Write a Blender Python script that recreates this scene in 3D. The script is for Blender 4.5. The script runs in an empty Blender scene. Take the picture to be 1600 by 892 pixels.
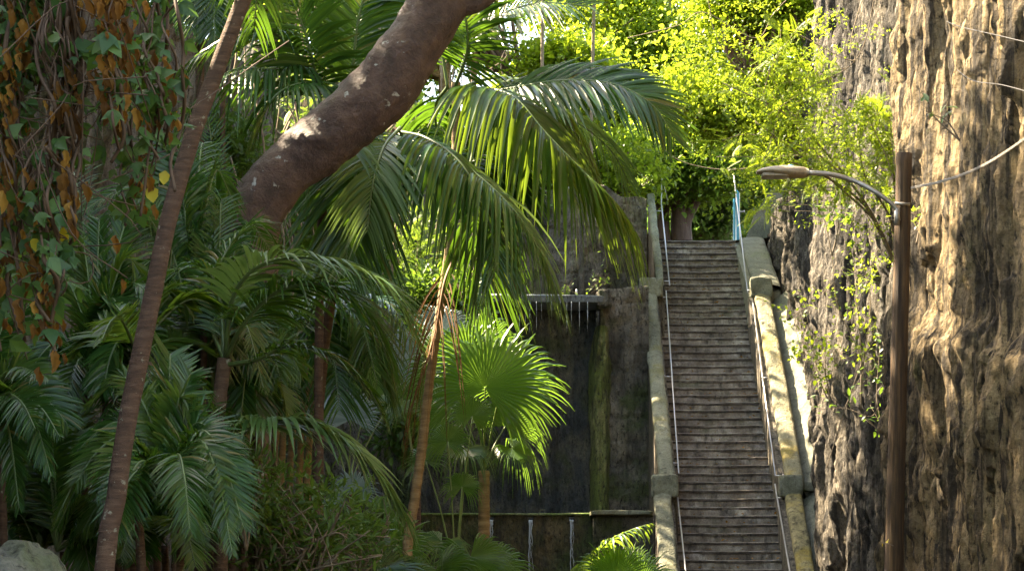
import bpy, math, random
import numpy as np
from mathutils import Vector
RNG = np.random.default_rng(7)
random.seed(7)
C = bpy.context.scene.collection
F = 4000.0; CX = 800.0; HY = 1065.0; CH = 1.6       # focal length and horizon in photo pixels, eye height

def P(px, py, D):
    return np.array([(px - CX) / F * D, D, CH + (HY - py) / F * D])

# ------------------------------------------------------------------ noise
_tab = np.random.default_rng(3).random(65536)
def _h(i, j, k): return _tab[(i * 73856093 ^ j * 19349663 ^ k * 83492791) & 65535]
def vnoise(x, y, z=0.0):
    x, y, z = np.broadcast_arrays(np.asarray(x, float), np.asarray(y, float), np.asarray(z, float))
    xi = np.floor(x).astype(np.int64); yi = np.floor(y).astype(np.int64); zi = np.floor(z).astype(np.int64)
    fx, fy, fz = x - xi, y - yi, z - zi
    fx = fx*fx*(3-2*fx); fy = fy*fy*(3-2*fy); fz = fz*fz*(3-2*fz)
    r = 0
    for a in (0, 1):
        for b in (0, 1):
            for c in (0, 1):
                w = (fx if a else 1-fx) * (fy if b else 1-fy) * (fz if c else 1-fz)
                r = r + w * _h(xi+a, yi+b, zi+c)
    return r
def fbm(x, y, z=0.0, o=4):
    s = 0; a = .5; t = 0
    for i in range(o):
        s = s + a * vnoise(x * 2**i + 17*i, y * 2**i + 5*i, np.asarray(z) * 2**i); t += a; a *= .5
    return s / t
def ridged(x, y, z=0.0, o=4):
    s = 0; a = .5; t = 0
    for i in range(o):
        s = s + a * (1 - abs(2 * vnoise(x * 2**i + 31*i, y * 2**i, np.asarray(z) * 2**i) - 1)); t += a; a *= .5
    return s / t

# ------------------------------------------------------------------ mesh building
class MB:
    def __init__(s): s.V = []; s.Q = []; s.M = []; s.n = 0; s.S = []
    def add(s, V, Q, m=0, smooth=True):
        V = np.asarray(V, float).reshape(-1, 3); Q = np.asarray(Q, np.int64).reshape(-1, 4)
        s.V.append(V); s.Q.append(Q + s.n); s.M.append(np.full(len(Q), m)); s.S.append(np.full(len(Q), smooth)); s.n += len(V)
        return s
    def tube(s, pts, rad, sides=8, m=0, cap=True):
        pts = np.asarray(pts, float); n = len(pts)
        rad = np.atleast_1d(np.asarray(rad, float)); rad = np.interp(np.linspace(0, 1, n), np.linspace(0, 1, len(rad)), rad) if len(rad) > 1 else np.full(n, rad[0])
        T = np.gradient(pts, axis=0); T /= np.linalg.norm(T, axis=1)[:, None] + 1e-9
        ref = np.array([0., 1., 0.]) if abs(T[:, 1]).mean() < .8 else np.array([1., 0., 0.])
        A = np.cross(T, ref); A /= np.linalg.norm(A, axis=1)[:, None] + 1e-9
        B = np.cross(T, A)
        th = np.linspace(0, 2*math.pi, sides, endpoint=False)
        V = pts[:, None, :] + rad[:, None, None] * (A[:, None, :]*np.cos(th)[None, :, None] + B[:, None, :]*np.sin(th)[None, :, None])
        V = V.reshape(-1, 3)
        i, j = np.meshgrid(np.arange(n-1), np.arange(sides), indexing='ij'); j2 = (j+1) % sides
        Q = np.stack([i*sides+j, i*sides+j2, (i+1)*sides+j2, (i+1)*sides+j], -1).reshape(-1, 4)
        if cap:
            V = np.vstack([V, pts[:1], pts[-1:]]); c0 = n*sides; c1 = c0+1
            k = np.arange(0, sides, 2)
            Q = np.vstack([Q, np.stack([np.full(len(k), c0), (k+2) % sides, (k+1) % sides, k], -1),
                           np.stack([np.full(len(k), c1), (n-1)*sides+k, (n-1)*sides+(k+1) % sides, (n-1)*sides+(k+2) % sides], -1)])
        return s.add(V, Q, m)
    def box(s, x0, x1, y0, y1, z0, z1, m=0):
        V = [(x, y, z) for z in (z0, z1) for y in (y0, y1) for x in (x0, x1)]
        Q = [(0, 2, 3, 1), (4, 5, 7, 6), (0, 1, 5, 4), (2, 6, 7, 3), (0, 4, 6, 2), (1, 3, 7, 5)]
        return s.add(V, Q, m, False)
    def build(s, name, mats, parent=None, loc=None):
        V = np.vstack(s.V); Q = np.vstack(s.Q); M = np.concatenate(s.M); S = np.concatenate(s.S)
        if parent is not None:
            loc = np.zeros(3); q = parent
            while q is not None: loc = loc + np.array(q.location); q = q.parent
        if loc is not None: V = V - np.asarray(loc)
        me = bpy.data.meshes.new(name)
        me.vertices.add(len(V)); me.vertices.foreach_set('co', V.astype(np.float32).ravel())
        # degenerate quads (repeated corner) become triangles
        me.loops.add(Q.size); me.loops.foreach_set('vertex_index', Q.astype(np.int32).ravel())
        me.polygons.add(len(Q)); me.polygons.foreach_set('loop_start', np.arange(0, Q.size, 4, dtype=np.int32))
        me.polygons.foreach_set('loop_total', np.full(len(Q), 4, np.int32))
        me.polygons.foreach_set('material_index', M.astype(np.int32)); me.polygons.foreach_set('use_smooth', S.astype(bool))
        me.update(calc_edges=True)
        for m in (mats if isinstance(mats, (list, tuple)) else [mats]): me.materials.append(m)
        o = bpy.data.objects.new(name, me); C.objects.link(o)
        if loc is not None and parent is None: o.location = loc
        if parent is not None: o.parent = parent
        return o

def thing(name, label, cat, loc=(0, 0, 0), group=None):
    o = bpy.data.objects.new(name, None); C.objects.link(o); o.location = tuple(loc); o.empty_display_size = .2
    o['label'] = label; o['category'] = cat
    if group: o['group'] = group
    return o
def tag(o, label, cat, group=None):
    o['label'] = label; o['category'] = cat
    if group: o['group'] = group
    return o
def struct(o): o['kind'] = 'structure'; return o

def nrm(a): return a / (np.linalg.norm(a, axis=-1, keepdims=True) + 1e-9)
def scatter(mb, pv, pq, pos, fwd, up, scale, m=0):
    """Copies of a leaf prototype (y = leaf axis, z = its upper side) with own position, direction and size."""
    pv = np.asarray(pv, float); pq = np.asarray(pq)
    f = nrm(fwd); x = nrm(np.cross(f, up)); z = np.cross(x, f)
    sc = np.broadcast_to(np.asarray(scale, float), (len(pos),))
    V = pos[:, None, :] + sc[:, None, None] * (x[:, None, :]*pv[None, :, 0, None] + f[:, None, :]*pv[None, :, 1, None] + z[:, None, :]*pv[None, :, 2, None])
    Q = pq[None] + (np.arange(len(pos)) * len(pv))[:, None, None]
    mb.add(V.reshape(-1, 3), Q.reshape(-1, 4), m)
def rdir(n): return nrm(RNG.normal(size=(n, 3)))

# leaf prototypes: unit length along +y
def leaf_oval(w=.25, fold=.08, drop=.12):
    ys = [0, .3, .7, 1]; ws = [0.02, w, w*.8, 0.01]
    V = []; 
    for y, ww in zip(ys, ws):
        z = -drop*y*y
        V += [(-ww, y, z+fold*ww/w if w else z), (0, y, z), (ww, y, z+fold*ww/w)]
    Q = []
    for i in range(3):
        a = i*3; Q += [(a, a+1, a+4, a+3), (a+1, a+2, a+5, a+4)]
    return V, Q
def leaf_small(w=.28):
    return [(0, 0, 0), (-w, .45, .1), (0, 1, -.08), (w, .45, .1)], [(0, 3, 2, 1)]
def leaf_lobed():
    V, Q = leaf_oval(.30, .06, .2)
    V = [(x*(1.25 if 0 < y < .5 else .8), y, z) for x, y, z in V]; b = len(V)
    for s in (-1, 1): V += [(0, .02, 0), (s*.30, .12, .02), (s*.62, .55, -.12), (s*.22, .42, .03)]
    Q = list(Q)+[(b, b+3, b+2, b+1), (b+4, b+5, b+6, b+7)]
    return V, Q
def leaf_star():
    V = [(0, 0, 0), (-.2, -.12, .03), (-.42, .12, -.04), (-.2, .28, .02), (-.62, .5, -.12), (-.24, .55, .02), (0, 1.05, -.15),
         (.24, .55, .02), (.62, .5, -.12), (.2, .28, .02), (.42, .12, -.04), (.2, -.12, .03), (0, .5, 0.0)]
    Q = [(0, 3, 2, 1), (0, 12, 5, 3), (3, 5, 4, 3), (12, 7, 6, 5), (0, 9, 7, 12), (9, 9, 8, 7), (0, 11, 10, 9)]
    Q = [(0, 3, 2, 1), (0, 12, 5, 3), (12, 7, 6, 5), (0, 9, 7, 12), (0, 11, 10, 9)]
    # outer side lobes as narrow quads
    V += [(-.42, .56, -.06), (.42, .56, -.06)]
    Q += [(3, 5, 13, 4), (9, 8, 14, 7)]
    return V, Q
def leaf_dead():
    V = []; Q = []; n = 8
    for i in range(n):
        t = i/(n-1); w = [.03, .13, .24, .2, .26, .16, .10, .01][i]; z = .16*math.sin(t*6); x0 = .07*math.sin(t*7)
        V += [(x0-w*.7, t+.05*math.sin(9*t), z+w*(.9+.4*math.sin(11*t))), (x0-.3*w, t, z-.07), (x0+.2*w, t, z-.02), (x0+w*.95, t-.05*math.sin(7*t), z+w*(.6+.5*math.cos(9*t)))]
    for i in range(n-1):
        a = i*4; Q += [(a, a+1, a+5, a+4), (a+1, a+2, a+6, a+5), (a+2, a+3, a+7, a+6)]
    return V, Q
def leaf_pinnate(n=16, lw=.30, ll=.18):
    """compound leaf: n pairs of small leaflets on a thin rib"""
    V = [(-.008, 0, 0), (.008, 0, 0), (.006, 1, -.2), (-.006, 1, -.2)]; Q = [(0, 1, 2, 3)]
    for i in range(n):
        t = .12 + .86*i/(n-1); L = ll*math.sin(math.pi*(.18+.75*t)); z = -.2*t*t
        for s in (-1, 1):
            b = len(V); w = .5/n*lw*1.6
            V += [(0, t, z), (s*L*.5, t+w+.05, z-.01), (s*L, t+.08, z-.04), (s*L*.5, t-w+.03, z)]
            Q += [(b, b+1, b+2, b+3) if s > 0 else (b, b+3, b+2, b+1)]
    return V, Q
def leaf_whorl(n=7):
    V = []; Q = []
    for i in range(n):
        a = (i-(n-1)/2)*.62 + .1; c, s = math.sin(a), math.cos(a); b = len(V); w = .085
        V += [(0, 0, 0), (c*.5-s*w, s*.5+c*w, .06), (c, s, -.1), (c*.5+s*w, s*.5-c*w, .06)]; Q += [(b, b+3, b+2, b+1)]
    return V, Q

# ------------------------------------------------------------------ curves
def bez(pts, n=24):
    pts = [np.asarray(p, float) for p in pts]
    # Catmull-Rom through the points
    if len(pts) == 2:
        t = np.linspace(0, 1, n)[:, None]; return pts[0]*(1-t) + pts[1]*t
    e = [2*pts[0]-pts[1]] + pts + [2*pts[-1]-pts[-2]]
    out = []; m = len(pts)-1; k = max(2, n//m)
    for i in range(m):
        p0, p1, p2, p3 = e[i:i+4]
        for t in np.linspace(0, 1, k, endpoint=False):
            out.append(.5*((2*p1)+(-p0+p2)*t+(2*p0-5*p1+4*p2-p3)*t*t+(-p0+3*p1-3*p2+p3)*t**3))
    out.append(pts[-1]); return np.array(out)
def resample(pts, ts):
    d = np.concatenate([[0], np.cumsum(np.linalg.norm(np.diff(pts, axis=0), axis=1))]); d /= d[-1]
    return np.stack([np.interp(ts, d, pts[:, k]) for k in range(3)], -1)

def frond_mesh(path, L, n=55, w=.03, droop=.6, t0=.16, fwd=.55, lift=.25, seg=5, rr=.02, ragged=.12, upv=(0, 0, 1), side_bias=0):
    """feather palm leaf: a tapering rib and 2n narrow folded leaflets that bend under their own weight"""
    mb = MB(); c = bez(path, 40)
    tt = np.linspace(0, 1, 30); rib = resample(c, tt)
    mb.tube(rib, rr*(1-.85*tt)+.002, 6, 1)
    ts = np.linspace(t0, .995, n); p = resample(c, ts); p2 = resample(c, np.clip(ts+.02, 0, 1)); p1 = resample(c, np.clip(ts-.02, 0, 1))
    T = nrm(p2-p1); U = np.asarray(upv, float); S = nrm(np.cross(T, U+RNG.normal(0, .01, 3))); N = np.cross(S, T)
    prof = np.clip(np.sin(np.pi*(.14+.80*ts)), .12, 1)**.7
    s = np.linspace(0, 1, seg+1)
    wp = np.array([.35, .9, 1., .85, .5, .06]) if seg == 5 else np.interp(s, [0, .25, .5, 1], [.4, 1, .9, .05])
    for sd in (-1, 1):
        ln = L*prof*(1+RNG.uniform(-ragged, ragged, n))
        f = fwd + .9*ts**3 + RNG.normal(0, .07, n)
        d = nrm(sd*S + T*f[:, None] + N*(lift+RNG.normal(0, .10, n))[:, None])
        dr = droop*(1+RNG.normal(0, .18, n))
        pts = p[:, None, :] + d[:, None, :]*(ln[:, None]*s[None])[..., None]
        pts[..., 2] -= (dr*ln)[:, None]*s[None]**2*.85
        # keep the leaflet length while it bends
        tang = nrm(np.gradient(pts, axis=1))
        ac = nrm(np.cross(tang, np.cross(T, d)[:, None, :] + RNG.normal(0, .12, (n, 1, 3))))
        nn = np.cross(tang, ac)
        ww = (w*wp)[None, :, None]*np.clip(prof, .4, 1)[:, None, None]
        a = pts - ac*ww + nn*ww*.45; b = pts + ac*ww + nn*ww*.45
        V = np.stack([a, pts, b], 2).reshape(-1, 3)
        base = (np.arange(n)*(seg+1)*3)[:, None] + (np.arange(seg)*3)[None]
        Q = np.concatenate([np.stack([base, base+1, base+4, base+3], -1).reshape(-1, 4), np.stack([base+1, base+2, base+5, base+4], -1).reshape(-1, 4)])
        mb.add(V, Q, 0)
    return mb

def fan_mesh(base, hub, R, normal, n=42, spread=150, droop=.35, fuse=.5, pr=.012, cup=.1):
    """fan palm leaf: long stalk, pleated disc whose segments part and droop at the rim"""
    mb = MB(); base = np.asarray(base, float); hub = np.asarray(hub, float); normal = nrm(np.asarray(normal, float))
    mid = (base+hub)/2 + np.array([0, 0, .06*np.linalg.norm(hub-base)])
    mb.tube(bez([base, mid, hub], 14), np.linspace(pr, pr*.6, 15), 6, 1)
    d = hub-mid; d = nrm(d - normal*np.dot(d, normal)); s = np.cross(d, normal)
    an = np.radians(np.linspace(-spread, spread, n)); da = an[1]-an[0]
    rs = np.array([.02, .2, .36, .5, .64, .78, .9, 1.0])
    for a in an:
        e = d*math.cos(a)+s*math.sin(a); q = -d*math.sin(a)+s*math.cos(a)
        RR = R*(1-.22*(abs(a)/math.radians(spread))**2)*(1+RNG.uniform(-.06, .06)); dr = droop*(1+RNG.normal(0, .3)); bend = RNG.normal(0, .04)
        V = []
        for r in rs:
            k = max(0, (r-fuse)/(1-fuse))
            wmax = min(r, fuse)*math.tan(da/2)*RR*1.04
            ww = wmax*(1-k**1.2*.93)
            c = hub + e*r*RR + normal*(cup*RR*r*r) + q*bend*k*RR
            c = c + np.array([0, 0, -dr*RR*k*k*.7]) + e*(-.12*dr*RR*k*k)
            h = normal*ww*.55
            V += [c-q*ww+h*0, c+normal*ww*.7, c+q*ww]
        Q = []
        for i in range(len(rs)-1):
            b = i*3; Q += [(b, b+1, b+4, b+3), (b+1, b+2, b+5, b+4)]
        mb.add(V, Q, 0, False)
    return mb

# ------------------------------------------------------------------ materials
def newmat(name):
    m = bpy.data.materials.new(name); m.use_nodes = True; nt = m.node_tree; nt.nodes.clear()
    out = nt.nodes.new('ShaderNodeOutputMaterial'); b = nt.nodes.new('ShaderNodeBsdfPrincipled')
    nt.links.new(b.outputs[0], out.inputs[0]); return m, nt, b, out
def N(nt, t, **k):
    n = nt.nodes.new('ShaderNode'+t)
    for a, v in k.items():
        if a.startswith('i_'):
            n.inputs[int(a[2:]) if a[2:].isdigit() else a[2:].replace('_', ' ')].default_value = v
        else: setattr(n, a, v)
    return n
def ramp(nt, fac, stops, interp='LINEAR'):
    r = nt.nodes.new('ShaderNodeValToRGB'); r.color_ramp.interpolation = interp; e = r.color_ramp.elements
    while len(e) < len(stops): e.new(.5)
    for el, (p, c) in zip(e, stops): el.position = p; el.color = (*c, 1) if len(c) == 3 else c
    nt.links.new(fac, r.inputs[0]); return r.outputs[0]
def coords(nt, scale=(1, 1, 1), world=True):
    if world:
        g = N(nt, 'NewGeometry'); src = g.outputs['Position']
    else:
        g = N(nt, 'TexCoord'); src = g.outputs['Object']
    mp = N(nt, 'Mapping'); mp.inputs['Scale'].default_value = scale; nt.links.new(src, mp.inputs[0]); return mp.outputs[0]
def noise(nt, vec, scale, detail=6, rough=.6, dist=0):
    n = N(nt, 'TexNoise'); n.inputs['Scale'].default_value = scale; n.inputs['Detail'].default_value = detail
    n.inputs['Roughness'].default_value = rough; n.inputs['Distortion'].default_value = dist
    nt.links.new(vec, n.inputs['Vector']); return n.outputs['Fac']
def mixc(nt, fac, a, b, mode='MIX'):
    m = N(nt, 'Mix', data_type='RGBA', blend_type=mode)
    for i, v in ((0, fac), (6, a), (7, b)):
        if hasattr(v, 'links'): nt.links.new(v, m.inputs[i])
        else: m.inputs[i].default_value = v if i == 0 else (*v, 1)
    return m.outputs[2]
def math_(nt, op, a, b=0.0):
    m = N(nt, 'Math', operation=op)
    for i, v in ((0, a), (1, b)):
        if hasattr(v, 'links'): nt.links.new(v, m.inputs[i])
        else: m.inputs[i].default_value = v
    return m.outputs[0]
def bump(nt, b, h, strength=.5, dist=.05):
    bm = N(nt, 'Bump'); bm.inputs['Strength'].default_value = strength; bm.inputs['Distance'].default_value = dist
    nt.links.new(h, bm.inputs['Height']); nt.links.new(bm.outputs[0], b.inputs['Normal'])

def leaf_mat(name, stops, trans=.35, tcol=(.25, .42, .04), rough=.38, spec=.5):
    m, nt, b, out = newmat(name)
    g = N(nt, 'NewGeometry'); col = ramp(nt, g.outputs['Random Per Island'], stops)
    v = noise(nt, coords(nt), 5.0, 3); col2 = mixc(nt, math_(nt, 'MULTIPLY', v, .35), col, (.02, .03, .01))
    nt.links.new(col2, b.inputs['Base Color']); b.inputs['Roughness'].default_value = rough; b.inputs['Specular IOR Level'].default_value = spec
    t = N(nt, 'BsdfTranslucent'); tc = mixc(nt, .6, col, tcol); nt.links.new(tc, t.inputs[0])
    mx = N(nt, 'MixShader'); mx.inputs[0].default_value = trans
    nt.links.new(b.outputs[0], mx.inputs[1]); nt.links.new(t.outputs[0], mx.inputs[2]); nt.links.new(mx.outputs[0], out.inputs[0])
    return m
def bark_mat(name, c0, c1, c2, scale=(6, 6, 6), sc=3, bs=.6, spots=None, spot_t=.68, rough=.85, lichen_scale=9, bd=.03):
    m, nt, b, out = newmat(name); v = coords(nt, scale)
    n1 = noise(nt, v, sc, 8, .7); col = ramp(nt, n1, [(.3, c0), (.5, c1), (.72, c2)])
    if spots:
        n2 = noise(nt, coords(nt), lichen_scale, 5, .65); f = ramp(nt, n2, [(spot_t, (0, 0, 0)), (spot_t+.04, (1, 1, 1))])
        col = mixc(nt, f, col, spots)
    nt.links.new(col, b.inputs['Base Color']); b.inputs['Roughness'].default_value = rough
    bump(nt, b, noise(nt, v, sc*2, 10, .75), bs, bd); return m
def rock_mat(name, stops, streak=(1, 1, .12), ssc=1.6, pit_t=.36, pit=14, dark=(.02, .018, .015), dark_t=.55, moss=None, moss_t=.6, bs=.9, bd=.08, wet=.9, dark_w=.1):
    m, nt, b, out = newmat(name)
    vs = coords(nt, streak); vw = coords(nt)
    n1 = noise(nt, vs, ssc, 10, .68, .3); n1b = noise(nt, vw, 1.1, 8, .7)
    f = math_(nt, 'ADD', math_(nt, 'MULTIPLY', n1, .6), math_(nt, 'MULTIPLY', n1b, .4))
    col = ramp(nt, f, stops)
    n2 = noise(nt, coords(nt, (streak[0]*1.7, streak[1]*1.7, streak[2]*.7)), ssc*1.3, 8, .6, .2)
    df = ramp(nt, n2, [(dark_t-dark_w, (0, 0, 0)), (dark_t+dark_w, (1, 1, 1))])
    col = mixc(nt, math_(nt, 'MULTIPLY', df, .85), col, dark)
    if moss:
        n3 = noise(nt, vw, .9, 6, .65); mf = ramp(nt, n3, [(moss_t-.06, (0, 0, 0)), (moss_t+.06, (1, 1, 1))])
        col = mixc(nt, math_(nt, 'MULTIPLY', mf, .8), col, moss)
    n4 = noise(nt, coords(nt, (1, 1, .45)), pit, 8, .75)
    col = mixc(nt, ramp(nt, n4, [(pit_t, (1, 1, 1)), (pit_t+.12, (0, 0, 0))]), col, dark)
    n6 = noise(nt, vw, 34, 4, .8); col = mixc(nt, .8, col, ramp(nt, n6, [(.3, (.45, .43, .4)), (.55, (1, 1, 1)), (.75, (1.25, 1.22, 1.15))]), 'MULTIPLY')
    nt.links.new(col, b.inputs['Base Color']); b.inputs['Roughness'].default_value = wet; b.inputs['Specular IOR Level'].default_value = .3
    h = math_(nt, 'ADD', math_(nt, 'MULTIPLY', n4, 1.0), math_(nt, 'MULTIPLY', noise(nt, coords(nt, (1, 1, .13)), 9, 8, .75), 1.1))
    vo = N(nt, 'TexVoronoi'); vo.inputs['Scale'].default_value = pit*1.1; nt.links.new(coords(nt, (1, 1, .5)), vo.inputs['Vector'])
    n5 = noise(nt, vw, pit*.35, 6, .8)
    h = math_(nt, 'ADD', h, math_(nt, 'ADD', math_(nt, 'MULTIPLY', vo.outputs['Distance'], .8), math_(nt, 'MULTIPLY', n5, 1.3)))
    bump(nt, b, h, bs, bd); return m
def flat_mat(name, c, rough=.6, metal=0, var=.3, sc=8, spec=.5):
    m, nt, b, out = newmat(name); n = noise(nt, coords(nt), sc, 6, .65)
    d = tuple(x*(1-var) for x in c); e = tuple(min(1, x*(1+var)) for x in c)
    nt.links.new(ramp(nt, n, [(.3, d), (.7, e)]), b.inputs['Base Color']); b.inputs['Roughness'].default_value = rough
    b.inputs['Metallic'].default_value = metal; b.inputs['Specular IOR Level'].default_value = spec
    bump(nt, b, n, .2, .01); return m

G = lambda *c: tuple(c)
M = {}
M['cliff_r'] = rock_mat('tan streaked limestone', [(.30, G(.08, .062, .042)), (.42, G(.20, .15, .088)), (.54, G(.38, .28, .15)), (.68, G(.58, .45, .26))], streak=(1, 1, .04), ssc=3.0, dark_t=.515, dark_w=.04, bs=1, bd=.1, moss=(.12, .12, .04), moss_t=.66)  # warm tan rock colour with dark vertical streaks
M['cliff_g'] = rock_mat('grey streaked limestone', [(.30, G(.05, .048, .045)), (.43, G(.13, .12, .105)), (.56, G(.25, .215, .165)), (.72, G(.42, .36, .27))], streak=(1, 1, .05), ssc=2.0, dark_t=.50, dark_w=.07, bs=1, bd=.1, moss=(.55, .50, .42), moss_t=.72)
M['cliff_l'] = rock_mat('grey mossy limestone', [(.3, G(.09, .085, .075)), (.45, G(.2, .19, .17)), (.6, G(.32, .30, .26)), (.75, G(.44, .4, .32))], streak=(1, 1, .1), ssc=1.3, dark_t=.56, moss=(.07, .1, .03), moss_t=.56)  # plain grey rock colour with mossy patches
M['wet'] = rock_mat('wet black stone', [(.36, G(.02, .024, .028)), (.46, G(.06, .07, .075)), (.55, G(.14, .135, .11)), (.63, G(.28, .24, .16))], streak=(1, 1, .15), ssc=1.8, dark_t=.6, moss=(.045, .07, .018), moss_t=.58, wet=.32, bs=1, bd=.08)
M['wetwall'] = rock_mat('stained wall stone', [(.32, G(.04, .038, .034)), (.46, G(.12, .11, .09)), (.56, G(.24, .21, .16)), (.68, G(.46, .42, .34))], streak=(1, 1, .35), ssc=1.6, dark_t=.6, moss=(.06, .085, .02), moss_t=.56, wet=.7)
M['coping'] = rock_mat('lichen coping stone', [(.3, G(.10, .10, .07)), (.45, G(.19, .195, .14)), (.6, G(.28, .28, .20)), (.75, G(.36, .33, .2))], streak=(1, 1, 1), ssc=3, dark_t=.64, moss=(.22, .20, .07), moss_t=.6, bs=.6, bd=.03, pit=20, pit_t=.24)
M['copinglit'] = rock_mat('lichen coping in sunlit yellow', [(.34, G(.10, .09, .05)), (.45, G(.24, .21, .11)), (.57, G(.36, .31, .16)), (.7, G(.48, .44, .3))], streak=(1, 1, 1), ssc=4, dark_t=.58, moss=(.38, .29, .06), moss_t=.54, bs=.7, bd=.03, pit=20, pit_t=.24)  # lit copy of the coping: sunlight mixed into the lichen colour
M['wallside'] = rock_mat('parapet side stone', [(.3, G(.08, .07, .055)), (.5, G(.19, .165, .125)), (.7, G(.3, .26, .19))], streak=(1, 1, .3), ssc=3, dark_t=.54, pit=20, bd=.03, bs=.6)
M['wallpale'] = rock_mat('pale rendered wall', [(.3, G(.10, .11, .08)), (.5, G(.19, .195, .145)), (.7, G(.30, .28, .2))], streak=(1, 1, .6), ssc=2.5, dark_t=.68, moss=(.2, .22, .13), moss_t=.62, pit=16, pit_t=.24, bd=.03, bs=.6)
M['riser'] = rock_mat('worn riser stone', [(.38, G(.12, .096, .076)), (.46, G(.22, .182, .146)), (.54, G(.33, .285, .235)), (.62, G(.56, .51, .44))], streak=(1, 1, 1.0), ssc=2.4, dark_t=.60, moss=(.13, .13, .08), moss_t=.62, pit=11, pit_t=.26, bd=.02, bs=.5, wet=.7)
M['tread'] = rock_mat('dark slab edge', [(.38, G(.045, .034, .027)), (.5, G(.095, .074, .058)), (.62, G(.24, .20, .165))], streak=(1, 1, 2), ssc=3, dark_t=.6, pit=14, bd=.02, bs=.6, wet=.55)
M['ground'] = rock_mat('leaf strewn soil', [(.3, G(.03, .025, .018)), (.5, G(.08, .06, .04)), (.7, G(.15, .11, .06))], streak=(1, 1, 1), ssc=3)
M['boulder'] = rock_mat('boulder', [(.3, G(.09, .085, .065)), (.5, G(.17, .165, .12)), (.7, G(.26, .25, .19))], streak=(1, 1, 1), ssc=3, dark_t=.62, moss=(.1, .12, .05), moss_t=.55, pit=12, bd=.04)
M['bigbark'] = bark_mat('smooth reddish bark', (.04, .025, .020), (.12, .07, .053), (.22, .13, .095), (1, 1, 1), 5.5, 1, spots=(.5, .5, .45), spot_t=.64, rough=.5, lichen_scale=7, bd=.08)
M['palmbark'] = bark_mat('brown palm bark', (.045, .025, .015), (.11, .058, .034), (.19, .115, .07), (3, 3, 16), 1.9, .8, spots=(.3, .28, .2), spot_t=.63, lichen_scale=16)
M['tanbark'] = bark_mat('tan ringed palm stem', (.14, .085, .038), (.28, .18, .085), (.42, .30, .16), (3, 3, 14), 1.2, .5)
M['treebark'] = bark_mat('tree bark', (.07, .045, .035), (.14, .085, .065), (.2, .13, .1), (3, 3, .8), 2, .8)
M['twig'] = bark_mat('twig bark', (.12, .09, .06), (.2, .15, .1), (.3, .24, .16), (3, 3, 3), 3, .3)
M['polewood'] = bark_mat('weathered pole wood', (.012, .008, .005), (.065, .037, .016), (.19, .11, .045), (9, 9, .45), 2.6, 1)
M['palm'] = leaf_mat('dark glossy palm leaf', [(0, G(.013, .055, .012)), (.5, G(.026, .095, .018)), (.85, G(.05, .14, .025)), (.96, G(.13, .17, .03)), (1, G(.24, .17, .06))], .34, (.16, .32, .02), .27, .5)
M['palmlit'] = leaf_mat('palm leaf in backlit tone', [(0, G(.025, .07, .015)), (.6, G(.05, .12, .02)), (.9, G(.09, .17, .03)), (1, G(.18, .2, .04))], .45, (.34, .5, .04), .3, .55)  # lit copy of the palm leaf, backlight worked into its yellower green
M['palmpale'] = leaf_mat('grey green palm leaf', [(0, G(.05, .13, .035)), (.6, G(.085, .18, .05)), (1, G(.15, .24, .08))], .35, (.22, .32, .06), .3, .5)
M['fan'] = leaf_mat('fan palm leaf', [(0, G(.045, .12, .02)), (.5, G(.07, .17, .025)), (1, G(.11, .22, .035))], .5, (.28, .5, .05), .3, .6)
M['fanblue'] = leaf_mat('blue grey fan leaf', [(0, G(.13, .21, .19)), (.5, G(.2, .29, .27)), (1, G(.3, .38, .35))], .25, (.2, .3, .2), .35, .6)
M['dead'] = leaf_mat('dead palm leaf', [(0, G(.10, .045, .02)), (.6, G(.2, .09, .035)), (1, G(.3, .16, .06))], .2, (.35, .16, .04), .7, .2)
M['dry'] = leaf_mat('dried vine leaf', [(0, G(.07, .03, .01)), (.35, G(.15, .065, .016)), (.75, G(.27, .13, .028)), (1, G(.45, .25, .05))], .3, (.55, .25, .03), .7, .2)
M['yellow'] = leaf_mat('yellowing vine leaf', [(0, G(.45, .36, .03)), (1, G(.6, .5, .05))], .35, (.6, .5, .03), .5, .3)
M['vine'] = leaf_mat('green vine leaf', [(0, G(.025, .08, .02)), (.6, G(.05, .13, .03)), (1, G(.1, .19, .035))], .35, (.2, .4, .04), .45, .4)
M['bush'] = leaf_mat('shrub leaf', [(0, G(.04, .10, .02)), (.6, G(.07, .15, .03)), (1, G(.12, .2, .04))], .4, (.25, .42, .04), .42, .4)
M['sun'] = leaf_mat('sunlit yellow green leaf', [(0, G(.05, .12, .012)), (.45, G(.12, .21, .016)), (.85, G(.22, .30, .025)), (1, G(.34, .34, .04))], .5, (.50, .66, .05), .45, .35)
M['mid'] = leaf_mat('mid green leaf', [(0, G(.05, .12, .02)), (.6, G(.09, .18, .03)), (1, G(.15, .25, .04))], .5, (.4, .6, .06), .45, .35)
M['deep'] = leaf_mat('deep green leaf', [(0, G(.03, .08, .025)), (.6, G(.05, .12, .035)), (1, G(.08, .16, .05))], .42, (.22, .42, .08), .42, .4)
M['stalk'] = flat_mat('green leaf stalk', (.14, .2, .05), .45, sc=3)
M['rib'] = flat_mat('palm rib', (.10, .15, .05), .4, sc=3)
M['deadrib'] = flat_mat('dry rib', (.24, .12, .05), .7, sc=3)
M['vinestem'] = flat_mat('vine stem', (.075, .042, .02), .8, sc=12)
M['steel'] = flat_mat('galvanised rail', (.5, .49, .5), .35, .85, .15, 20)
M['lampgrey'] = flat_mat('weathered lamp housing', (.36, .30, .21), .6, .2, .3, 14)
M['arm'] = flat_mat('grey lamp arm', (.33, .31, .27), .45, .6, .3, 12)
M['lens'] = flat_mat('dull lamp lens', (.26, .22, .15), .3, 0, .15, 10)
M['cable'] = flat_mat('aluminium cable', (.22, .2, .17), .6, .4, .3, 30)
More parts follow.
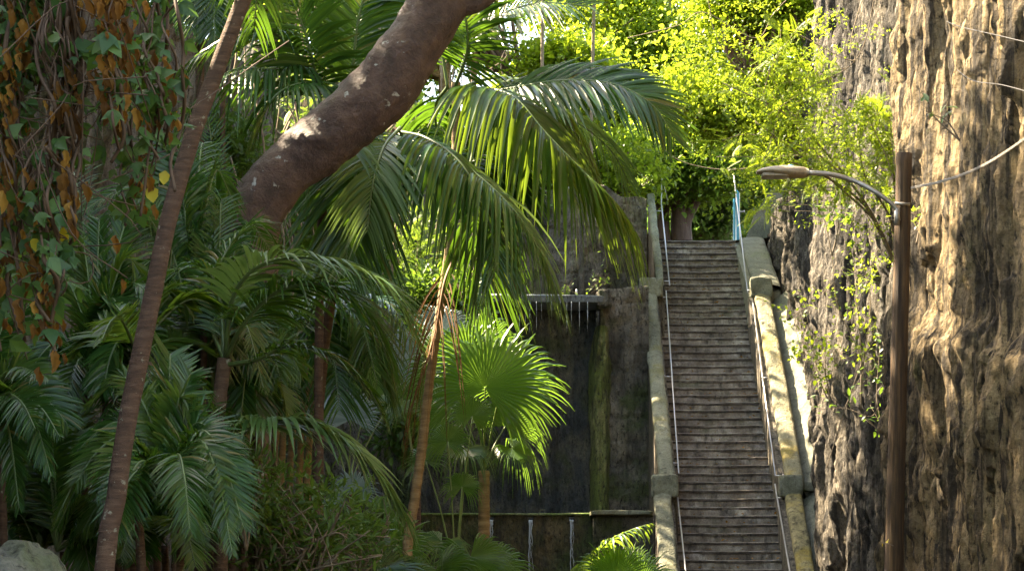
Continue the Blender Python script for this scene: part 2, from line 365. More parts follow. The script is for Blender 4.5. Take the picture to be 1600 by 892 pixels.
M['turq'] = flat_mat('turquoise paint', (.06, .36, .50), .4, 0, .12, 4)
M['concrete'] = rock_mat('grey flume concrete', [(.3, G(.05, .058, .06)), (.5, G(.11, .125, .13)), (.7, G(.2, .22, .22))], streak=(1, 1, 1), ssc=2, dark_t=.65, pit=18, bd=.02, bs=.4, wet=.4)
M['pvc'] = flat_mat('grey pipe', (.4, .42, .42), .3, .3, .2, 10)
def water_mat():
    m, nt, b, out = newmat('falling water'); n = noise(nt, coords(nt, (40, 40, 3)), 1, 5)
    b.inputs['Base Color'].default_value = (.72, .80, .85, 1); b.inputs['Roughness'].default_value = .12; b.inputs['IOR'].default_value = 1.33
    b.inputs['Transmission Weight'].default_value = .45; bump(nt, b, n, .5, .02); return m
M['water'] = water_mat()
M['wet2'] = rock_mat('moss streaked wet stone', [(.36, G(.05, .055, .02)), (.47, G(.16, .18, .055)), (.58, G(.38, .36, .17))], streak=(1.6, 1, .2), ssc=3, dark_t=.56, moss=(.11, .145, .03), moss_t=.52, wet=.6, bs=1, bd=.06)
M['basin'] = rock_mat('mossy basin stone', [(.34, G(.03, .024, .018)), (.48, G(.085, .075, .035)), (.62, G(.2, .15, .08))], streak=(1, 1, .5), ssc=1.5, dark_t=.56, moss=(.05, .075, .02), moss_t=.5, wet=.55, bs=.8, bd=.05)
M['moss_ledge'] = rock_mat('mossy ledge', [(.3, G(.08, .10, .04)), (.5, G(.16, .19, .08)), (.7, G(.26, .28, .14))], streak=(1, 1, 1), ssc=4, dark_t=.66, moss=(.12, .2, .04), moss_t=.5, bs=.5, bd=.02)
M['white'] = flat_mat('white edge paint', (.75, .76, .74), .5, 0, .1, 6)
M['turqdull'] = flat_mat('blue photocell cap', (.12, .3, .42), .4, 0, .1, 6)

M['copingmid'] = rock_mat('ochre and green coping', [(.3, G(.14, .14, .09)), (.45, G(.24, .23, .15)), (.6, G(.33, .30, .19)), (.75, G(.42, .38, .27))], streak=(1, 1, 1), ssc=3, dark_t=.62, moss=(.34, .26, .06), moss_t=.56, bs=.7, bd=.03, pit=20, pit_t=.24)
M['darkwire'] = flat_mat('dark wire', (.03, .025, .02), .6, 0, .2, 20)
# ================================================================== THE SETTING
def grid(mb, A, m=0, smooth=True):
    """A: (n, k, 3) lattice of points"""
    n, k = A.shape[:2]; i, j = np.meshgrid(np.arange(n-1), np.arange(k-1), indexing='ij')
    Q = np.stack([i*k+j, i*k+j+1, (i+1)*k+j+1, (i+1)*k+j], -1).reshape(-1, 4)
    mb.add(A.reshape(-1, 3), Q, m, smooth)

# ground sheet, out to the horizon, with slight unevenness near by
xs = np.concatenate([[-900, -200, -60], np.linspace(-20, 20, 81), [60, 200, 900]]); ys = np.concatenate([[-300, -40], np.linspace(0, 66, 100), [120, 400, 1500]])
X, Y = np.meshgrid(xs, ys, indexing='ij'); Z = -.3 + .25*fbm(X*.5, Y*.5)*(np.abs(X) < 20)
mb = MB(); grid(mb, np.stack([X, Y, Z], -1)[::-1]); struct(mb.build('ground', M['ground']))

# right rock face with its plateau on top
def cliff(name, side, base, Ds, top, mat, amp=1.0, seed=0, nz=250):
    zs = np.linspace(-.6, 1, nz)
    D = Ds[:, None]; topz = top(Ds)[:, None]; z = -.4 + (topz+.4)*np.linspace(0, 1, nz)[None]
    D2 = np.broadcast_to(D, z.shape)
    x = base(D2, z)
    Dw = D2 + .09*(fbm(D2*.6, z*.35+seed, 4.4, 3)-.5)*2 + .03*z
    r = ridged(Dw*.5+seed, z*.03+seed, 0, 2)*.34 + ridged(Dw*1.6, z*.05, 3.3, 3)*.32 + ridged(Dw*4.2, z*.12, 8.1, 3)*.24 + ridged(Dw*8.5, z*.25, 3.1, 2)*.09
    b = fbm(D2*.3+seed, z*.28, 7.7, 3)*.38
    ca = np.floor(Dw*1.25+1.2*fbm(Dw*.8, z*.3, 2.2, 3)).astype(int); cb = np.floor(z*.42+ca*.37+1.3*fbm(D2*.9, z*.9, 5.2, 3)).astype(int)
    blocks = _h(ca, cb, 5)*.15 + _h(np.floor(Dw*3.1+fbm(Dw, z)).astype(int), np.floor(z*1.3+.9*fbm(D2*2, z*2, 1, 3)+ca).astype(int), 9)*.05
    f = fbm(Dw*7, z*.9, 5.5, 4)*.17 + fbm(D2*14, z*3.5, 2.5, 3)*.11 + .22*np.clip(fbm(Dw*2.2, z*1.4, 6.6, 4)-.5, 0, 1)*2
    crack = np.clip(1-np.abs(fbm(Dw*.6+seed, z*.10, 1.9, 3)-.5)*34, 0, 1)*.36 + np.clip(1-np.abs(fbm(Dw*1.5+seed, z*.16, 6.9, 3)-.5)*20, 0, 1)*.14
    off = (r + b + f + blocks - crack - 1.0)*amp
    x = x - side*off
    A = np.stack([x, D2+.25*(fbm(z*.8, D2*1.1, 9.9)-.5), z], -1)
    # the plateau behind the edge
    e = A[:, -1:, :]; outs = []
    for k, w in enumerate((1.2, 4, 9, 30, 120)):
        q = e.copy(); q[..., 0] += side*w; q[..., 2] += .5*fbm(q[..., 1]*.4, w*1.) ; outs.append(q)
    A = np.concatenate([A]+outs, 1)
    mb = MB(); grid(mb, A if side > 0 else A[::-1])
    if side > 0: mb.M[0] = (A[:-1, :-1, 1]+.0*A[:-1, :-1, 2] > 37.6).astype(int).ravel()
    return struct(mb.build(name, mat))
def base_r(D, z):
    sg = lambda v: 1/(1+np.exp(-v))
    b = np.full_like(D, 6.22) + .42*sg((D-51.2)*3) - .12*sg((10.5-z)*1.2)*sg((50.5-D)*2)
    near = sg((36.6-D)*4)
    b = b - .50*near + .42*np.exp(-((D-37.6)/.55)**2)
    shelf = 6.0 + .55*fbm(D*.9, 2.2)+.18*(D-33)
    b = b - .24*near*sg((shelf-z)*14) + .22*np.exp(-((D-34.9)/.35)**2-((z-6.0)/.6)**2) + .25*np.exp(-((D-36)/.5)**2-((z-4.2)/1.6)**2)
    return b
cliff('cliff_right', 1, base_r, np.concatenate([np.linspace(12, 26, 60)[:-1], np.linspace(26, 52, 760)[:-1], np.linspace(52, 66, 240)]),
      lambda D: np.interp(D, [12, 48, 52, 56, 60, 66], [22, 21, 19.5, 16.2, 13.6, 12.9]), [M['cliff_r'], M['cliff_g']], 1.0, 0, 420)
def base_l(D, z): return np.full_like(D, -5.6) - .5*np.sin(D*.22) + .02*z
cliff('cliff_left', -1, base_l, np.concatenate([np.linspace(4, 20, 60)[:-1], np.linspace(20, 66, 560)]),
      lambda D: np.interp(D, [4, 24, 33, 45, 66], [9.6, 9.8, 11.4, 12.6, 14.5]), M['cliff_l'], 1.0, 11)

# rock at the back of the gorge, left of the masonry
xb = np.linspace(-6.5, .6, 200); zb = np.linspace(-.4, 1, 220)
XX = np.broadcast_to(xb[:, None], (200, 220)); ZZ = -.4 + (np.interp(xb, [-6.5, -3, 0, .6], [17, 16, 14, 13.4])[:, None]+.4)*np.linspace(0, 1, 220)[None]
YY = 60.5 - .5*ridged(XX*.9, ZZ*.15, 2, 4) - .8*fbm(XX*.5, ZZ*.4, 3) + .09*ZZ - .25*fbm(XX*4, ZZ*2, 4)
A = np.stack([XX, YY, ZZ], -1)
tops = []
for w in (1, 4, 12): q = A[:, -1:].copy(); q[..., 1] += w; tops.append(q)
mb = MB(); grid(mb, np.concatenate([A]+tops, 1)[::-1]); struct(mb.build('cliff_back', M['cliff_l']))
# plateau behind the stair head
xs = np.linspace(-30, 40, 90); ys = np.concatenate([np.linspace(64.45, 80, 30), [95, 130, 260, 900]])
X, Y = np.meshgrid(xs, ys, indexing='ij'); Z = 12.69 + .05*fbm(X, Y) + np.where((X < 3.1) | (X > 6.4), .5*fbm(X*.3, Y*.3), 0) - np.clip(Y-120, 0, 999)*.01
mb = MB(); grid(mb, np.stack([X, Y, Z], -1)[::-1]); struct(mb.build('plateau', M['ground']))

# ------------------------------------------------------------------ staircase
NS = 65; R_, T_ = .2, .28
def stepD(k): return 64.4 - T_*(64-k)
def stepZ(k): return 12.7 - R_*(64-k)
def edges(k):
    if k >= 50: return 3.60, 5.60
    if k >= 24: return 3.44, 5.57
    return 3.33, 5.52
S = thing('staircase', 'long straight limestone staircase climbing between two parapet walls', 'staircase', (4.4, stepD(0), -.3))
for k in range(NS):
    xl, xr = edges(k); D0 = stepD(k); z1 = stepZ(k)
    zb = stepZ(k-1)-.03 if k else -.5
    deep = D0+T_+.12
    n = 44; xx = np.linspace(xl-.03, xr+.03, n)
    wv = lambda s, a: (fbm(xx*5, s+k*3.1, 1.7, 4)-.5)*a
    th = .052 + wv(7, .016); nose = D0-.020+wv(1, .012)+.012*(fbm(xx*1.1, k*9.1, 0)-.5); zt = z1+wv(3, .014)-.012*np.exp(-((xx-4.5)/.6)**2)
    rec = D0+.012+wv(5, .014)
    chip = np.clip(fbm(xx*4, k*7.7, 2, 3)-.58, 0, 1)*.16; nose = nose+chip
    prof = np.stack([
        np.stack([xx, np.full(n, deep), zt], -1), np.stack([xx, nose+.012, zt], -1), np.stack([xx, nose, zt-.012], -1),
        np.stack([xx, nose+.003, zt-th], -1), np.stack([xx, rec, zt-th-.006], -1)], 1)
    mb = MB(); grid(mb, prof[:, :3, :], 0, False); grid(mb, prof[:, 2:, :], 1, False)  # nosing strip takes the paler material, the slab edge below the darker one
    rp = np.stack([np.stack([xx, rec, zt-th-.006], -1), np.stack([xx, rec+wv(11, .03), np.full(n, (z1+zb)/2-.02)], -1), np.stack([xx, rec+.004, np.full(n, zb)], -1)], 1)
    grid(mb, rp, 0, False)
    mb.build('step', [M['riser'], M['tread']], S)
# solid core under the steps
core = []
mb = MB()
for (a, b, x0, x1) in ((0, 24, 3.3, 5.6), (24, 50, 3.4, 5.6), (50, 65, 3.6, 5.6)):
    ya, yb = stepD(a)+.2, stepD(b-1)+.5; za, zb2 = stepZ(a)-.22, stepZ(b-1)-.10
    V = [(x0, ya, -.5), (x1, ya, -.5), (x1, yb, -.5), (x0, yb, -.5), (x0, ya, za), (x1, ya, za), (x1, yb, zb2-.1), (x0, yb, zb2-.1)]
    mb.add(V, [(0, 3, 2, 1), (4, 5, 6, 7), (0, 1, 5, 4), (2, 3, 7, 6), (1, 2, 6, 5), (3, 0, 4, 7)], 0, False)
mb.build('core', M['wallside'], S)

# ------------------------------------------------------------------ parapets
def coping_run(mb, x0, x1, Da, za, Db, zb, thick=.22, m=0, seed=0, rnd=.07):
    """a rounded, slightly worn sloping coping; the side walls below are added by the caller"""
    n = max(8, int((Db-Da)/.06)); t = np.linspace(0, 1, n); D = Da+(Db-Da)*t; z = za+(zb-za)*t
    k = 9; prof = []
    for j, a in enumerate(np.linspace(0, math.pi, k)):
        cx = -math.cos(a); h = math.sin(a)**.5
        x = (x0+x1)/2 + cx*(x1-x0)/2*(1 if 0 < j < k-1 else 1.0); zz = z-thick*.55*(1-h)
        x = x + (fbm(D*2.5, j*.4+seed, 1)-.5)*.05; zz = zz + (fbm(D*2, j*.5+seed, 4)-.5)*.05
        zz = zz - .035*np.clip(1-np.abs(((D*1.15+seed) % 1)-.5)*14, 0, 1)      # joints between blocks
        prof.append(np.stack([x, D, zz], -1))
    lo = np.stack([np.full(n, x0+.02), D, z-thick], -1); hi = np.stack([np.full(n, x1-.02), D, z-thick], -1)
    A = np.stack([lo]+prof+[hi], 1); grid(mb, A[::-1], m, True)
    c0 = A[0]; mb.add(np.vstack([c0, c0.mean(0)[None]]), [(i, i+1, len(c0), len(c0)) for i in range(len(c0)-1)], m, False) if False else None
def prism_side(mb, x0, x1, Da, za, Db, zb, m=0, zlow=-.5):
    V = [(x0, Da, zlow), (x1, Da, zlow), (x1, Db, zlow), (x0, Db, zlow), (x0, Da, za), (x1, Da, za), (x1, Db, zb), (x0, Db, zb)]
    mb.add(V, [(0, 3, 2, 1), (4, 5, 6, 7), (0, 1, 5, 4), (2, 3, 7, 6), (1, 2, 6, 5), (3, 0, 4, 7)], m, False)
def worn_box(mb, x0, x1, y0, y1, z0, z1, m=0, n=12, a=.05, seed=0):
    """a stone block with rounded, uneven faces"""
    u = np.linspace(-1, 1, n); c = np.array([(x0+x1)/2, (y0+y1)/2, (z0+z1)/2]); h = np.array([x1-x0, y1-y0, z1-z0])/2
    for ax in range(3):
        for sg in (-1, 1):
            U, W = np.meshgrid(u, u, indexing='ij'); A = np.zeros((n, n, 3)); o = [i for i in range(3) if i != ax]
            A[..., ax] = sg; A[..., o[0]] = U; A[..., o[1]] = W
            pw = 9.; L = (np.abs(A)**pw).sum(-1, keepdims=True)**(1/pw); A = A/L
            pt = c + A*h; d = (fbm(pt[..., 0]*3+seed, pt[..., 1]*3, pt[..., 2]*3, 4)-.5)*a*2
            pt = pt + A*d[..., None]
            flip = (sg > 0) == (ax != 1)
            grid(mb, pt if flip else pt[::-1], m)
parap = [  # x0, x1, step index low, step index high
    ('l', 0, 24, 2.92, 3.28, 'lower'), ('l', 24, 50, 3.05, 3.40, 'middle'), ('l', 50, 65, 3.40, 3.60, 'upper'),
    ('r', 0, 24, 5.62, 5.98, 'lower'), ('r', 24, 50, 5.70, 6.08, 'middle'), ('r', 50, 65, 5.72, 6.36, 'upper')]
LAB = {('l', 'lower'): 'lowest length of grey lichened parapet left of the stairs, below the square pier cap',
       ('l', 'middle'): 'long middle length of grey green parapet left of the stairs',
       ('l', 'upper'): 'narrow pale top length of parapet at the stair head, left side',
       ('r', 'lower'): 'lichen parapet coloured sunlit yellow at the bottom right of the stairs',
       ('r', 'middle'): 'long mossy yellow parapet right of the stairs with round cap',
       ('r', 'upper'): 'broad pale beige parapet at the top right of the stairs'}
for (sd, a, b, x0, x1, nm) in parap:
    Da, Db = stepD(a)-.1, stepD(b-1)+T_-.12; H = 1.12
    za, zb = stepZ(a)+H-.05, stepZ(b-1)+H+.1
    if (sd, nm) == ('r', 'upper'): zb = 12.82
    w = thing('parapet_wall', LAB[(sd, nm)], 'parapet wall', ((x0+x1)/2, Da, -.3), 'parapet walls beside the stairs')
    mb = MB(); prism_side(mb, x0+.03, x1-.03, Da, za-.18, Db, zb-.18)
    xi = edges(a)[0 if sd == 'l' else 1]; prism_side(mb, *((x1-.03, xi) if sd == 'l' else (xi, x0+.03)), Da, za-.28, Db-.02, (zb if zb != 12.82 else 12.95)-.28)
    mb.build('wall', M['wallpale'] if (sd, nm) == ('r', 'upper') else M['wallside'], w)
    cm = M['copingmid'] if (sd, nm) == ('r', 'middle') else M['copinglit'] if (sd == 'r' and nm != 'upper') else (M['wallpale'] if nm == 'upper' and sd == 'r' else M['coping'])
    mb = MB(); coping_run(mb, x0, x1, Da, za, Db, zb, seed=a+(7 if sd == 'r' else 0)); mb.build('coping', cm, w)
    # pier with its cap at the uphill end
    if b < 65:
        px0, px1 = (x0-.04, x1+.15) if sd == 'l' else (x0-.10, x1+.02)
        yd0, yd1 = Db-.32, Db+.10
        mb = MB(); worn_box(mb, px0, px1, yd0, yd1, zb-.30, zb+.16, seed=b, a=.06); mb.build('pier_cap', M['coping'], w)
        mb = MB(); worn_box(mb, px0+.04, px1-.04, yd0+.04, yd1-.02, -.4, zb-.42, a=.02, seed=b+3); mb.build('pier', M['wallside'], w)
# the broad strip of rendered wall between right parapet and rock
w = thing('retaining_wall', 'pale grey green sloping rendered wall between right parapet and cliff', 'retaining wall', (6.2, 46, -.3))
mb = MB()
for (a, b, x0, x1) in ((0, 24, 5.98, 6.75), (24, 50, 6.09, 6.9)):
    Da, Db = stepD(a)-.1, stepD(b-1)+T_-.1; za, zb = stepZ(a)+.70, stepZ(b-1)+.85
    n = 120; m_ = 14; t = np.linspace(0, 1, n)[:, None]; s = np.linspace(0, 1, m_)[None]
    XX = x0+(x1-x0)*s+0*t; YY = Da+(Db-Da)*t+0*s; ZZ = za+(zb-za)*t + s*.55 + .09*(fbm(XX*3, YY*3, 0)-.5)+.05*s
    grid(mb, np.stack([XX, YY, ZZ], -1)[::-1]); 
    V0 = np.stack([XX[0], YY[0], ZZ[0]], -1); V1 = V0.copy(); V1[:, 2] = -.4
    grid(mb, np.stack([V1, V0], 0)[::-1])
mb.build('wall', M['wallpale'], w)
mb = MB(); worn_box(mb, 5.95, 6.55, stepD(23)+.02, stepD(23)+.3, 5.55, 5.75, seed=4); mb.build('crossbeam', M['wallpale'], w)

# sloping plastered wall up at the top right, behind the rock edge
w = thing('stair_head_wall', 'leaning beige plaster wall at the stair head under the street lamp', 'wall', (6.4, 64.6, 12.6))
mb = MB(); V = []
q = [P(1168, 378, 65), P(1176, 378, 65), P(1213, 292, 65), P(1204, 300, 65)]
x_ = [P(1166, 372, 64.9), P(1200, 372, 64.9), P(1240, 285, 64.9), P(1208, 290, 64.9), P(1180, 335, 64.9)]
A0 = np.array([x_[0], x_[4], x_[3], x_[2], x_[1]]); A1 = A0+np.array([0, .5, 0])
mb.add(np.vstack([A0, A1]), [(0, 1, 2, 3), (0, 3, 4, 4), (5, 8, 7, 6), (5, 9, 8, 8), (0, 5, 6, 1), (1, 6, 7, 2), (2, 7, 8, 3), (3, 8, 9, 4), (4, 9, 5, 0)], 0, False)
mb.build('wall', M['wallpale'], w)

# ------------------------------------------------------------------ waterfall masonry left of the stairs
def rough_wall(mb, x0, x1, z0, z1, y, m=0, amp=.25, seed=0, nx=140, nz=160, slope=0.0, topfun=None, block=0.0):
    xx = np.linspace(x0, x1, nx)[:, None]; zt = (topfun(xx) if topfun else z1)
    zz = z0 + (zt-z0)*np.linspace(0, 1, nz)[None]; xx = xx+0*zz; zz = zz+0*xx
    yy = y + slope*(zz-z0) - amp*(ridged(xx*.8+seed, zz*.3, seed, 4)*.6 + fbm(xx*3+seed, zz*2, 1, 4)*.5 - .5)
    if block: yy = yy + block*(np.clip(1-np.abs((zz*1.9+.3*fbm(xx, zz)) % 1-.5)*10, 0, 1))
    A = np.stack([xx, yy, zz], -1); b = A[:, -1:].copy(); b[..., 1] += 1.6
    A = np.concatenate([A, b], 1)
    e0 = A[:1].copy(); e0[..., 1] += 1.5; e1 = A[-1:].copy(); e1[..., 1] += 1.5
    grid(mb, np.concatenate([e0, A, e1], 0)[::-1], m)
gx = lambda px, D: (px-CX)/F*D
gz = lambda py, D: CH+(HY-py)/F*D
w = thing('waterfall_wall', 'dark wet stone wall with moss streaks left of the stairs', 'stone wall', (1.4, 58.2, -.3))
mb = MB(); rough_wall(mb, gx(640, 58), gx(932, 58), -.4, gz(474, 58), 58.2, amp=.5, seed=2); mb.build('dripping_face', M['wet'], w)
n1, n2 = 40, 200; zz_ = np.linspace(-.4, gz(508, 57.6), n2)[None]+np.zeros((n1, 1)); uu = np.linspace(-1, 1, n1)[:, None]+0*zz_
xc = gx(940, 57.6)+.10*(fbm(zz_*.7, 3.3, 0)-.5)*2; hwid = .20+.10*fbm(zz_*1.3, 8.8, 0)-.12*np.clip(zz_-8.8, 0, 1)
yy_ = 58.0-.42*(1-np.abs(uu)**2.5)*(.8+.4*fbm(zz_*2, uu*2, 4)) - .16*(fbm(uu*2.5, zz_*2.2, 7, 4)-.5)
mb = MB(); grid(mb, np.stack([xc+uu*hwid, yy_, zz_], -1)[::-1]); mb.build('mossy_rib', M['wet2'], w)
mb = MB(); rough_wall(mb, gx(938, 58), 3.09, -.4, gz(446, 58), 57.9, amp=.5, seed=5, block=.06, topfun=lambda x: gz(446, 58)+.0*x+.25*(vnoise(x*1.7, 3.)-.5)); mb.build('stone_face', M['wetwall'], w)
w2 = thing('upper_wall', 'black streaked tall stone block above the flume beside the stair head', 'stone wall', (2.2, 60.6, 5))
mb = MB(); rough_wall(mb, gx(808, 60), gx(1012, 60), 8, gz(290, 60), 60.4, amp=.55, seed=15, topfun=lambda x: gz(288, 60)+(-.35)*np.clip((x-2.0)/1.2, 0, 1)+.2*(vnoise(x*2.3, 1.)-.5), block=.03)
mb.build('wall_face', M['wetwall'], w2)
mb = MB(); worn_box(mb, gx(905, 59.7), gx(912, 59.7), 59.4, 60.0, 9.5, gz(300, 59.7), a=.03, n=14, seed=8); mb.build('pilaster', M['wetwall'], w2)
# flume that spills the water
fl = thing('water_flume', 'long grey stone water flume dripping onto the black wall', 'flume', (gx(865, 57.4), 57.6, gz(470, 57.4)))
mb = MB(); zf = gz(474, 57.3)
worn_box(mb, gx(690, 57.6), gx(950, 57.4), 57.1, 58.6, zf-.02, zf+.17, n=30, a=.02, seed=1); mb.build('lip', M['concrete'], fl)
mb = MB(); mb.tube([P(700, 462, 58), P(918, 465, 58)], .06, 10); mb.build('supply_pipe', M['pvc'], fl)
mb = MB(); worn_box(mb, gx(934, 57.3), gx(953, 57.3), 57.2, 57.9, zf-.04, zf+.32, seed=6, a=.09); mb.build('end_block', M['wetwall'], fl)
mb = MB(); mb.tube([P(901, 464, 57.6), P(901, 452, 57.6)], .025, 6); mb.build('nozzle', M['pvc'], fl)
# water threads from the flume
rr = np.random.default_rng(4)
wa = MB()
for px in (812, 821, 828, 838, 846, 862, 875, 886, 893, 905, 918):
    L = rr.uniform(.25, .9); x = gx(px, 57.05); zt = zf
    n = 10; t = np.linspace(0, 1, n); pts = np.stack([x+.02*np.cumsum(rr.normal(0, .3, n))*.3, np.full(n, 57.04), zt-L*t], -1)
    wa.tube(pts, (.007*(1-.8*t)+.0015)*(.3+1.2*vnoise(t*9, px*1.)), 5)
o = struct(wa.build('water_threads', M['water']))

# basin wall with three spouts
bw = thing('basin_wall', 'mossy dark basin wall with three water spouts under the waterfall', 'basin wall', (gx(850, 54), 54, -.3))
D = 54.0; zc = gz(802, D); XL = gx(560, D); XR = gx(926, D)
mb = MB()
sp = [768, 829, 893]; hw = .06
bx = [XL] + sum([[gx(p, D)-hw, gx(p, D)+hw] for p in sp], []) + [XR]
xx = np.unique(np.concatenate([np.linspace(XL, XR, 220), bx])); zz = np.concatenate([np.linspace(-.4, zc-.27, 70), np.linspace(zc-.26, zc-.05, 12)])
XX, ZZ = np.meshgrid(xx, zz, indexing='ij')
hole = np.zeros_like(XX)
for p in sp: hole = np.maximum(hole, (np.abs(XX-gx(p, D)) < hw) & (ZZ > zc-.24) & (ZZ < zc-.06))
YY = D - .16*(ridged(XX*1.3, ZZ*.8, 3, 4)) - .10*fbm(XX*5, ZZ*4, 1, 4) - .12*np.clip(zc-1.0-ZZ, 0, 1.2)*fbm(XX*3, ZZ*3, 9)*2.2 + hole*.3
grid(mb, np.stack([XX, YY, ZZ], -1)[::-1]); mb.build('wall', M['basin'] if 'basin' in M else M['wet'], bw)
mb = MB(); n = 90; xs_ = np.linspace(XL, XR, n)
fr = D-.22+.07*(fbm(xs_*3, 0, 0)-.5); zt = zc+.02*(fbm(xs_*2, 5, 0)-.5)
A = np.stack([np.stack([xs_, np.full(n, D+.35), zt-.1], -1), np.stack([xs_, np.full(n, D+.35), zt+.01], -1), np.stack([xs_, fr+.02, zt], -1), np.stack([xs_, fr, zt-.03-.03*fbm(xs_*5, 2, 0)], -1), np.stack([xs_, np.full(n, D+.02), zt-.07], -1)], 1)
grid(mb, A); mb.build('ledge', M['moss_ledge'] if 'moss_ledge' in M else M['coping'], bw)
for p in sp:
    mb = MB(); mb.box(gx(p, D)-.05, gx(p, D)+.05, D-.10, D+.2, zc-.14, zc-.075); mb.build('spout', M['concrete'], bw)
mb = MB()
V = [(gx(843, D)-.0, 0, 0)]
x0, x1 = gx(843, D), gx(852, D); z0_ = zc+.0
mb.box(x0, x0+.02, D-.1, D, z0_, z0_+.07); mb.box(x1-.02, x1, D-.1, D, z0_, z0_+.07); mb.box(x0, x1, D-.1, D, z0_+.07, z0_+.085); mb.build('bracket', M['dryblock'] if 'dryblock' in M else M['wallpale'], bw)
wa = MB()
for p, L in zip(sp, (1.5, 2.0, 1.6)):
    for q in range(6):
        n = 70; t = np.linspace(0, 1, n); x = gx(p, D)+.012*(q-2.5)+.16*(fbm(t*3.5, q*5.+p, 0, 4)-.5)*t**.8*(1 if q < 2 else 1.6)
        r = (.0075+.006*(1-t)**6)*(.25+1.5*vnoise(t*18, q*3.+p))*(1 if q < 2 else .6)*(1-.5*t); Lq = L*(1 if q < 2 else rr.uniform(.3, .9))
        pts = np.stack([x, D-.22-.13*np.sqrt(t), zc-.15-Lq*t], -1); wa.tube(pts, r, 5)
struct(wa.build('water_jets', M['water']))
cb = thing('pier_block', 'grey capped masonry block joining the basin wall to the stairs', 'masonry block', (gx(980, 53.6), 53.8, -.3))
mb = MB(); x0, x1 = gx(927, 53.5), 2.95; zt = gz(797, 53.5)
rough_wall(mb, x0, x1, -.4, zt-.1, 53.55, amp=.1, seed=22, nx=50, nz=100); mb.build('wall', M['wetwall'], cb)
mb = MB(); worn_box(mb, x0-.06, x1+.0, 53.3, 55.2, zt-.11, zt, a=.02, n=20, seed=2); mb.build('cap', M['coping'], cb)
# pool surface inside the basin
mb = MB(); mb.add([(XL, D+.36, zc-.25), (XR+.5, D+.36, zc-.25), (XR+.5, 58.2, zc-.25), (XL, 58.2, zc-.25)], [(0, 1, 2, 3)]); struct(mb.build('pool_water', M['water']))

# ------------------------------------------------------------------ handrails
def rail(pts, lab, brackets, side, name='handrail', r=.018):
    pts = [np.asarray(p) for p in pts]; lo = pts[0]
    t = thing(name, lab, 'handrail', (lo[0], lo[1], lo[2]-1), 'handrails beside the stairs')
    mb = MB(); mb.tube(np.array(pts), r, 10); mb.build('rail', M['steel'], t)
    for b in brackets:
        p = pts[0]*(1-b)+pts[-1 if len(pts) == 2 else 1]*b if len(pts) == 2 else pts[0]*(1-b)+pts[1]*b
        mb = MB(); mb.tube([p, p+np.array([side*.16, 0, 0])], .014, 8); mb.tube([p+np.array([side*.15, 0, 0]), p+np.array([side*.17, 0, 0])], .035, 10); mb.build('bracket', M['steel'], t)
def RP(k, x, h=.98): return np.array([x, stepD(k)+.1, stepZ(k)+h])
rail([RP(2, 3.46), RP(24.2, 3.42)], 'lowest steel handrail left of the stairs', (.55, .97), -1)
rail([RP(25.5, 3.50), RP(49.8, 3.64)], 'long middle steel handrail left of the stairs', (.05, .5, .96), -1)
rail([RP(50.6, 3.74), RP(64, 3.76, .95), RP(65, 3.79, 1.45), RP(64.5, 3.93, .95)], 'upper steel handrail with bent top at the left of the stair head', (.05, .9), -1)
rail([RP(2, 5.52), RP(24.2, 5.48)], 'lowest steel handrail right of the stairs', (.5, .93), 1)
rail([RP(25.2, 5.52), RP(49.8, 5.66)], 'long middle steel handrail right of the stairs', (.0, .5, .98), 1)
rail([RP(49.6, 5.57), RP(63.8, 5.66), RP(66, 5.64, 1.35)], 'upper steel handrail at the right of the stair head', (.02, .9), 1)

# turquoise sign post at the head of the stairs
tp = thing('gate_post', 'turquoise painted gate post with white edge at the stair head', 'gate post', tuple(P(1151, 378, 65.2)))
mb = MB(); mb.box(gx(1145.5, 65.2), gx(1148, 65.2), 65.1, 65.25, 12.7, gz(311, 65.2)); mb.build('post', M['turq'], tp)
mb = MB(); mb.box(gx(1150.5, 65.2), gx(1154.2, 65.2), 65.1, 65.5, 12.7, gz(301, 65.2)); mb.box(gx(1151.2, 65.2), gx(1153, 65.2), 65.15, 65.3, gz(301, 65.2), gz(298, 65.2)); mb.build('panel', M['turq'], tp)
mb = MB(); mb.box(gx(1154.2, 65.2), gx(1155.6, 65.2), 65.09, 65.5, 12.7, gz(303, 65.2)); mb.box(gx(1149.3, 65.2), gx(1150.8, 65.2), 65.15, 65.2, gz(340, 65.2), gz(318, 65.2)); mb.build('edge_strip', M['white'] if 'white' in M else M['pvc'], tp)

# ------------------------------------------------------------------ street lamp and its cable
LD = 32.0
sl = thing('street_lamp', 'weathered wooden pole street lamp with cobra head reaching over the stairs', 'street lamp', (gx(1397, LD), LD, -.3))
mb = MB(); pts = bez([P(1393, 1310, LD), P(1397, 892, LD), P(1405, 560, LD), P(1413, 240, LD)], 60)
rad = np.interp(np.linspace(0, 1, len(pts)), [0, .35, .7, 1], [.125, .118, .106, .098]); mb.tube(pts, rad*(1+.02*np.sin(np.arange(len(pts)))), 20)
mb.build('pole', M['polewood'], sl)
mb = MB(); arm = bez([P(1404, 345, LD-.1), P(1401, 328, LD-.12), P(1390, 316, LD-.12), P(1368, 300, LD-.1), P(1335, 283, LD), P(1300, 273, LD), P(1262, 270, LD)], 40); mb.tube(arm, np.linspace(.026, .032, len(arm)), 10)
mb.tube([P(1401, 352, LD-.12), P(1402, 326, LD-.12)], .035, 8); am = mb.build('arm', M['arm'], sl)
mb = MB(); mb.tube([P(1398, 318, LD-.11), P(1422, 319, LD-.11)], .018, 6); mb.build('bolt', M['arm'], sl)
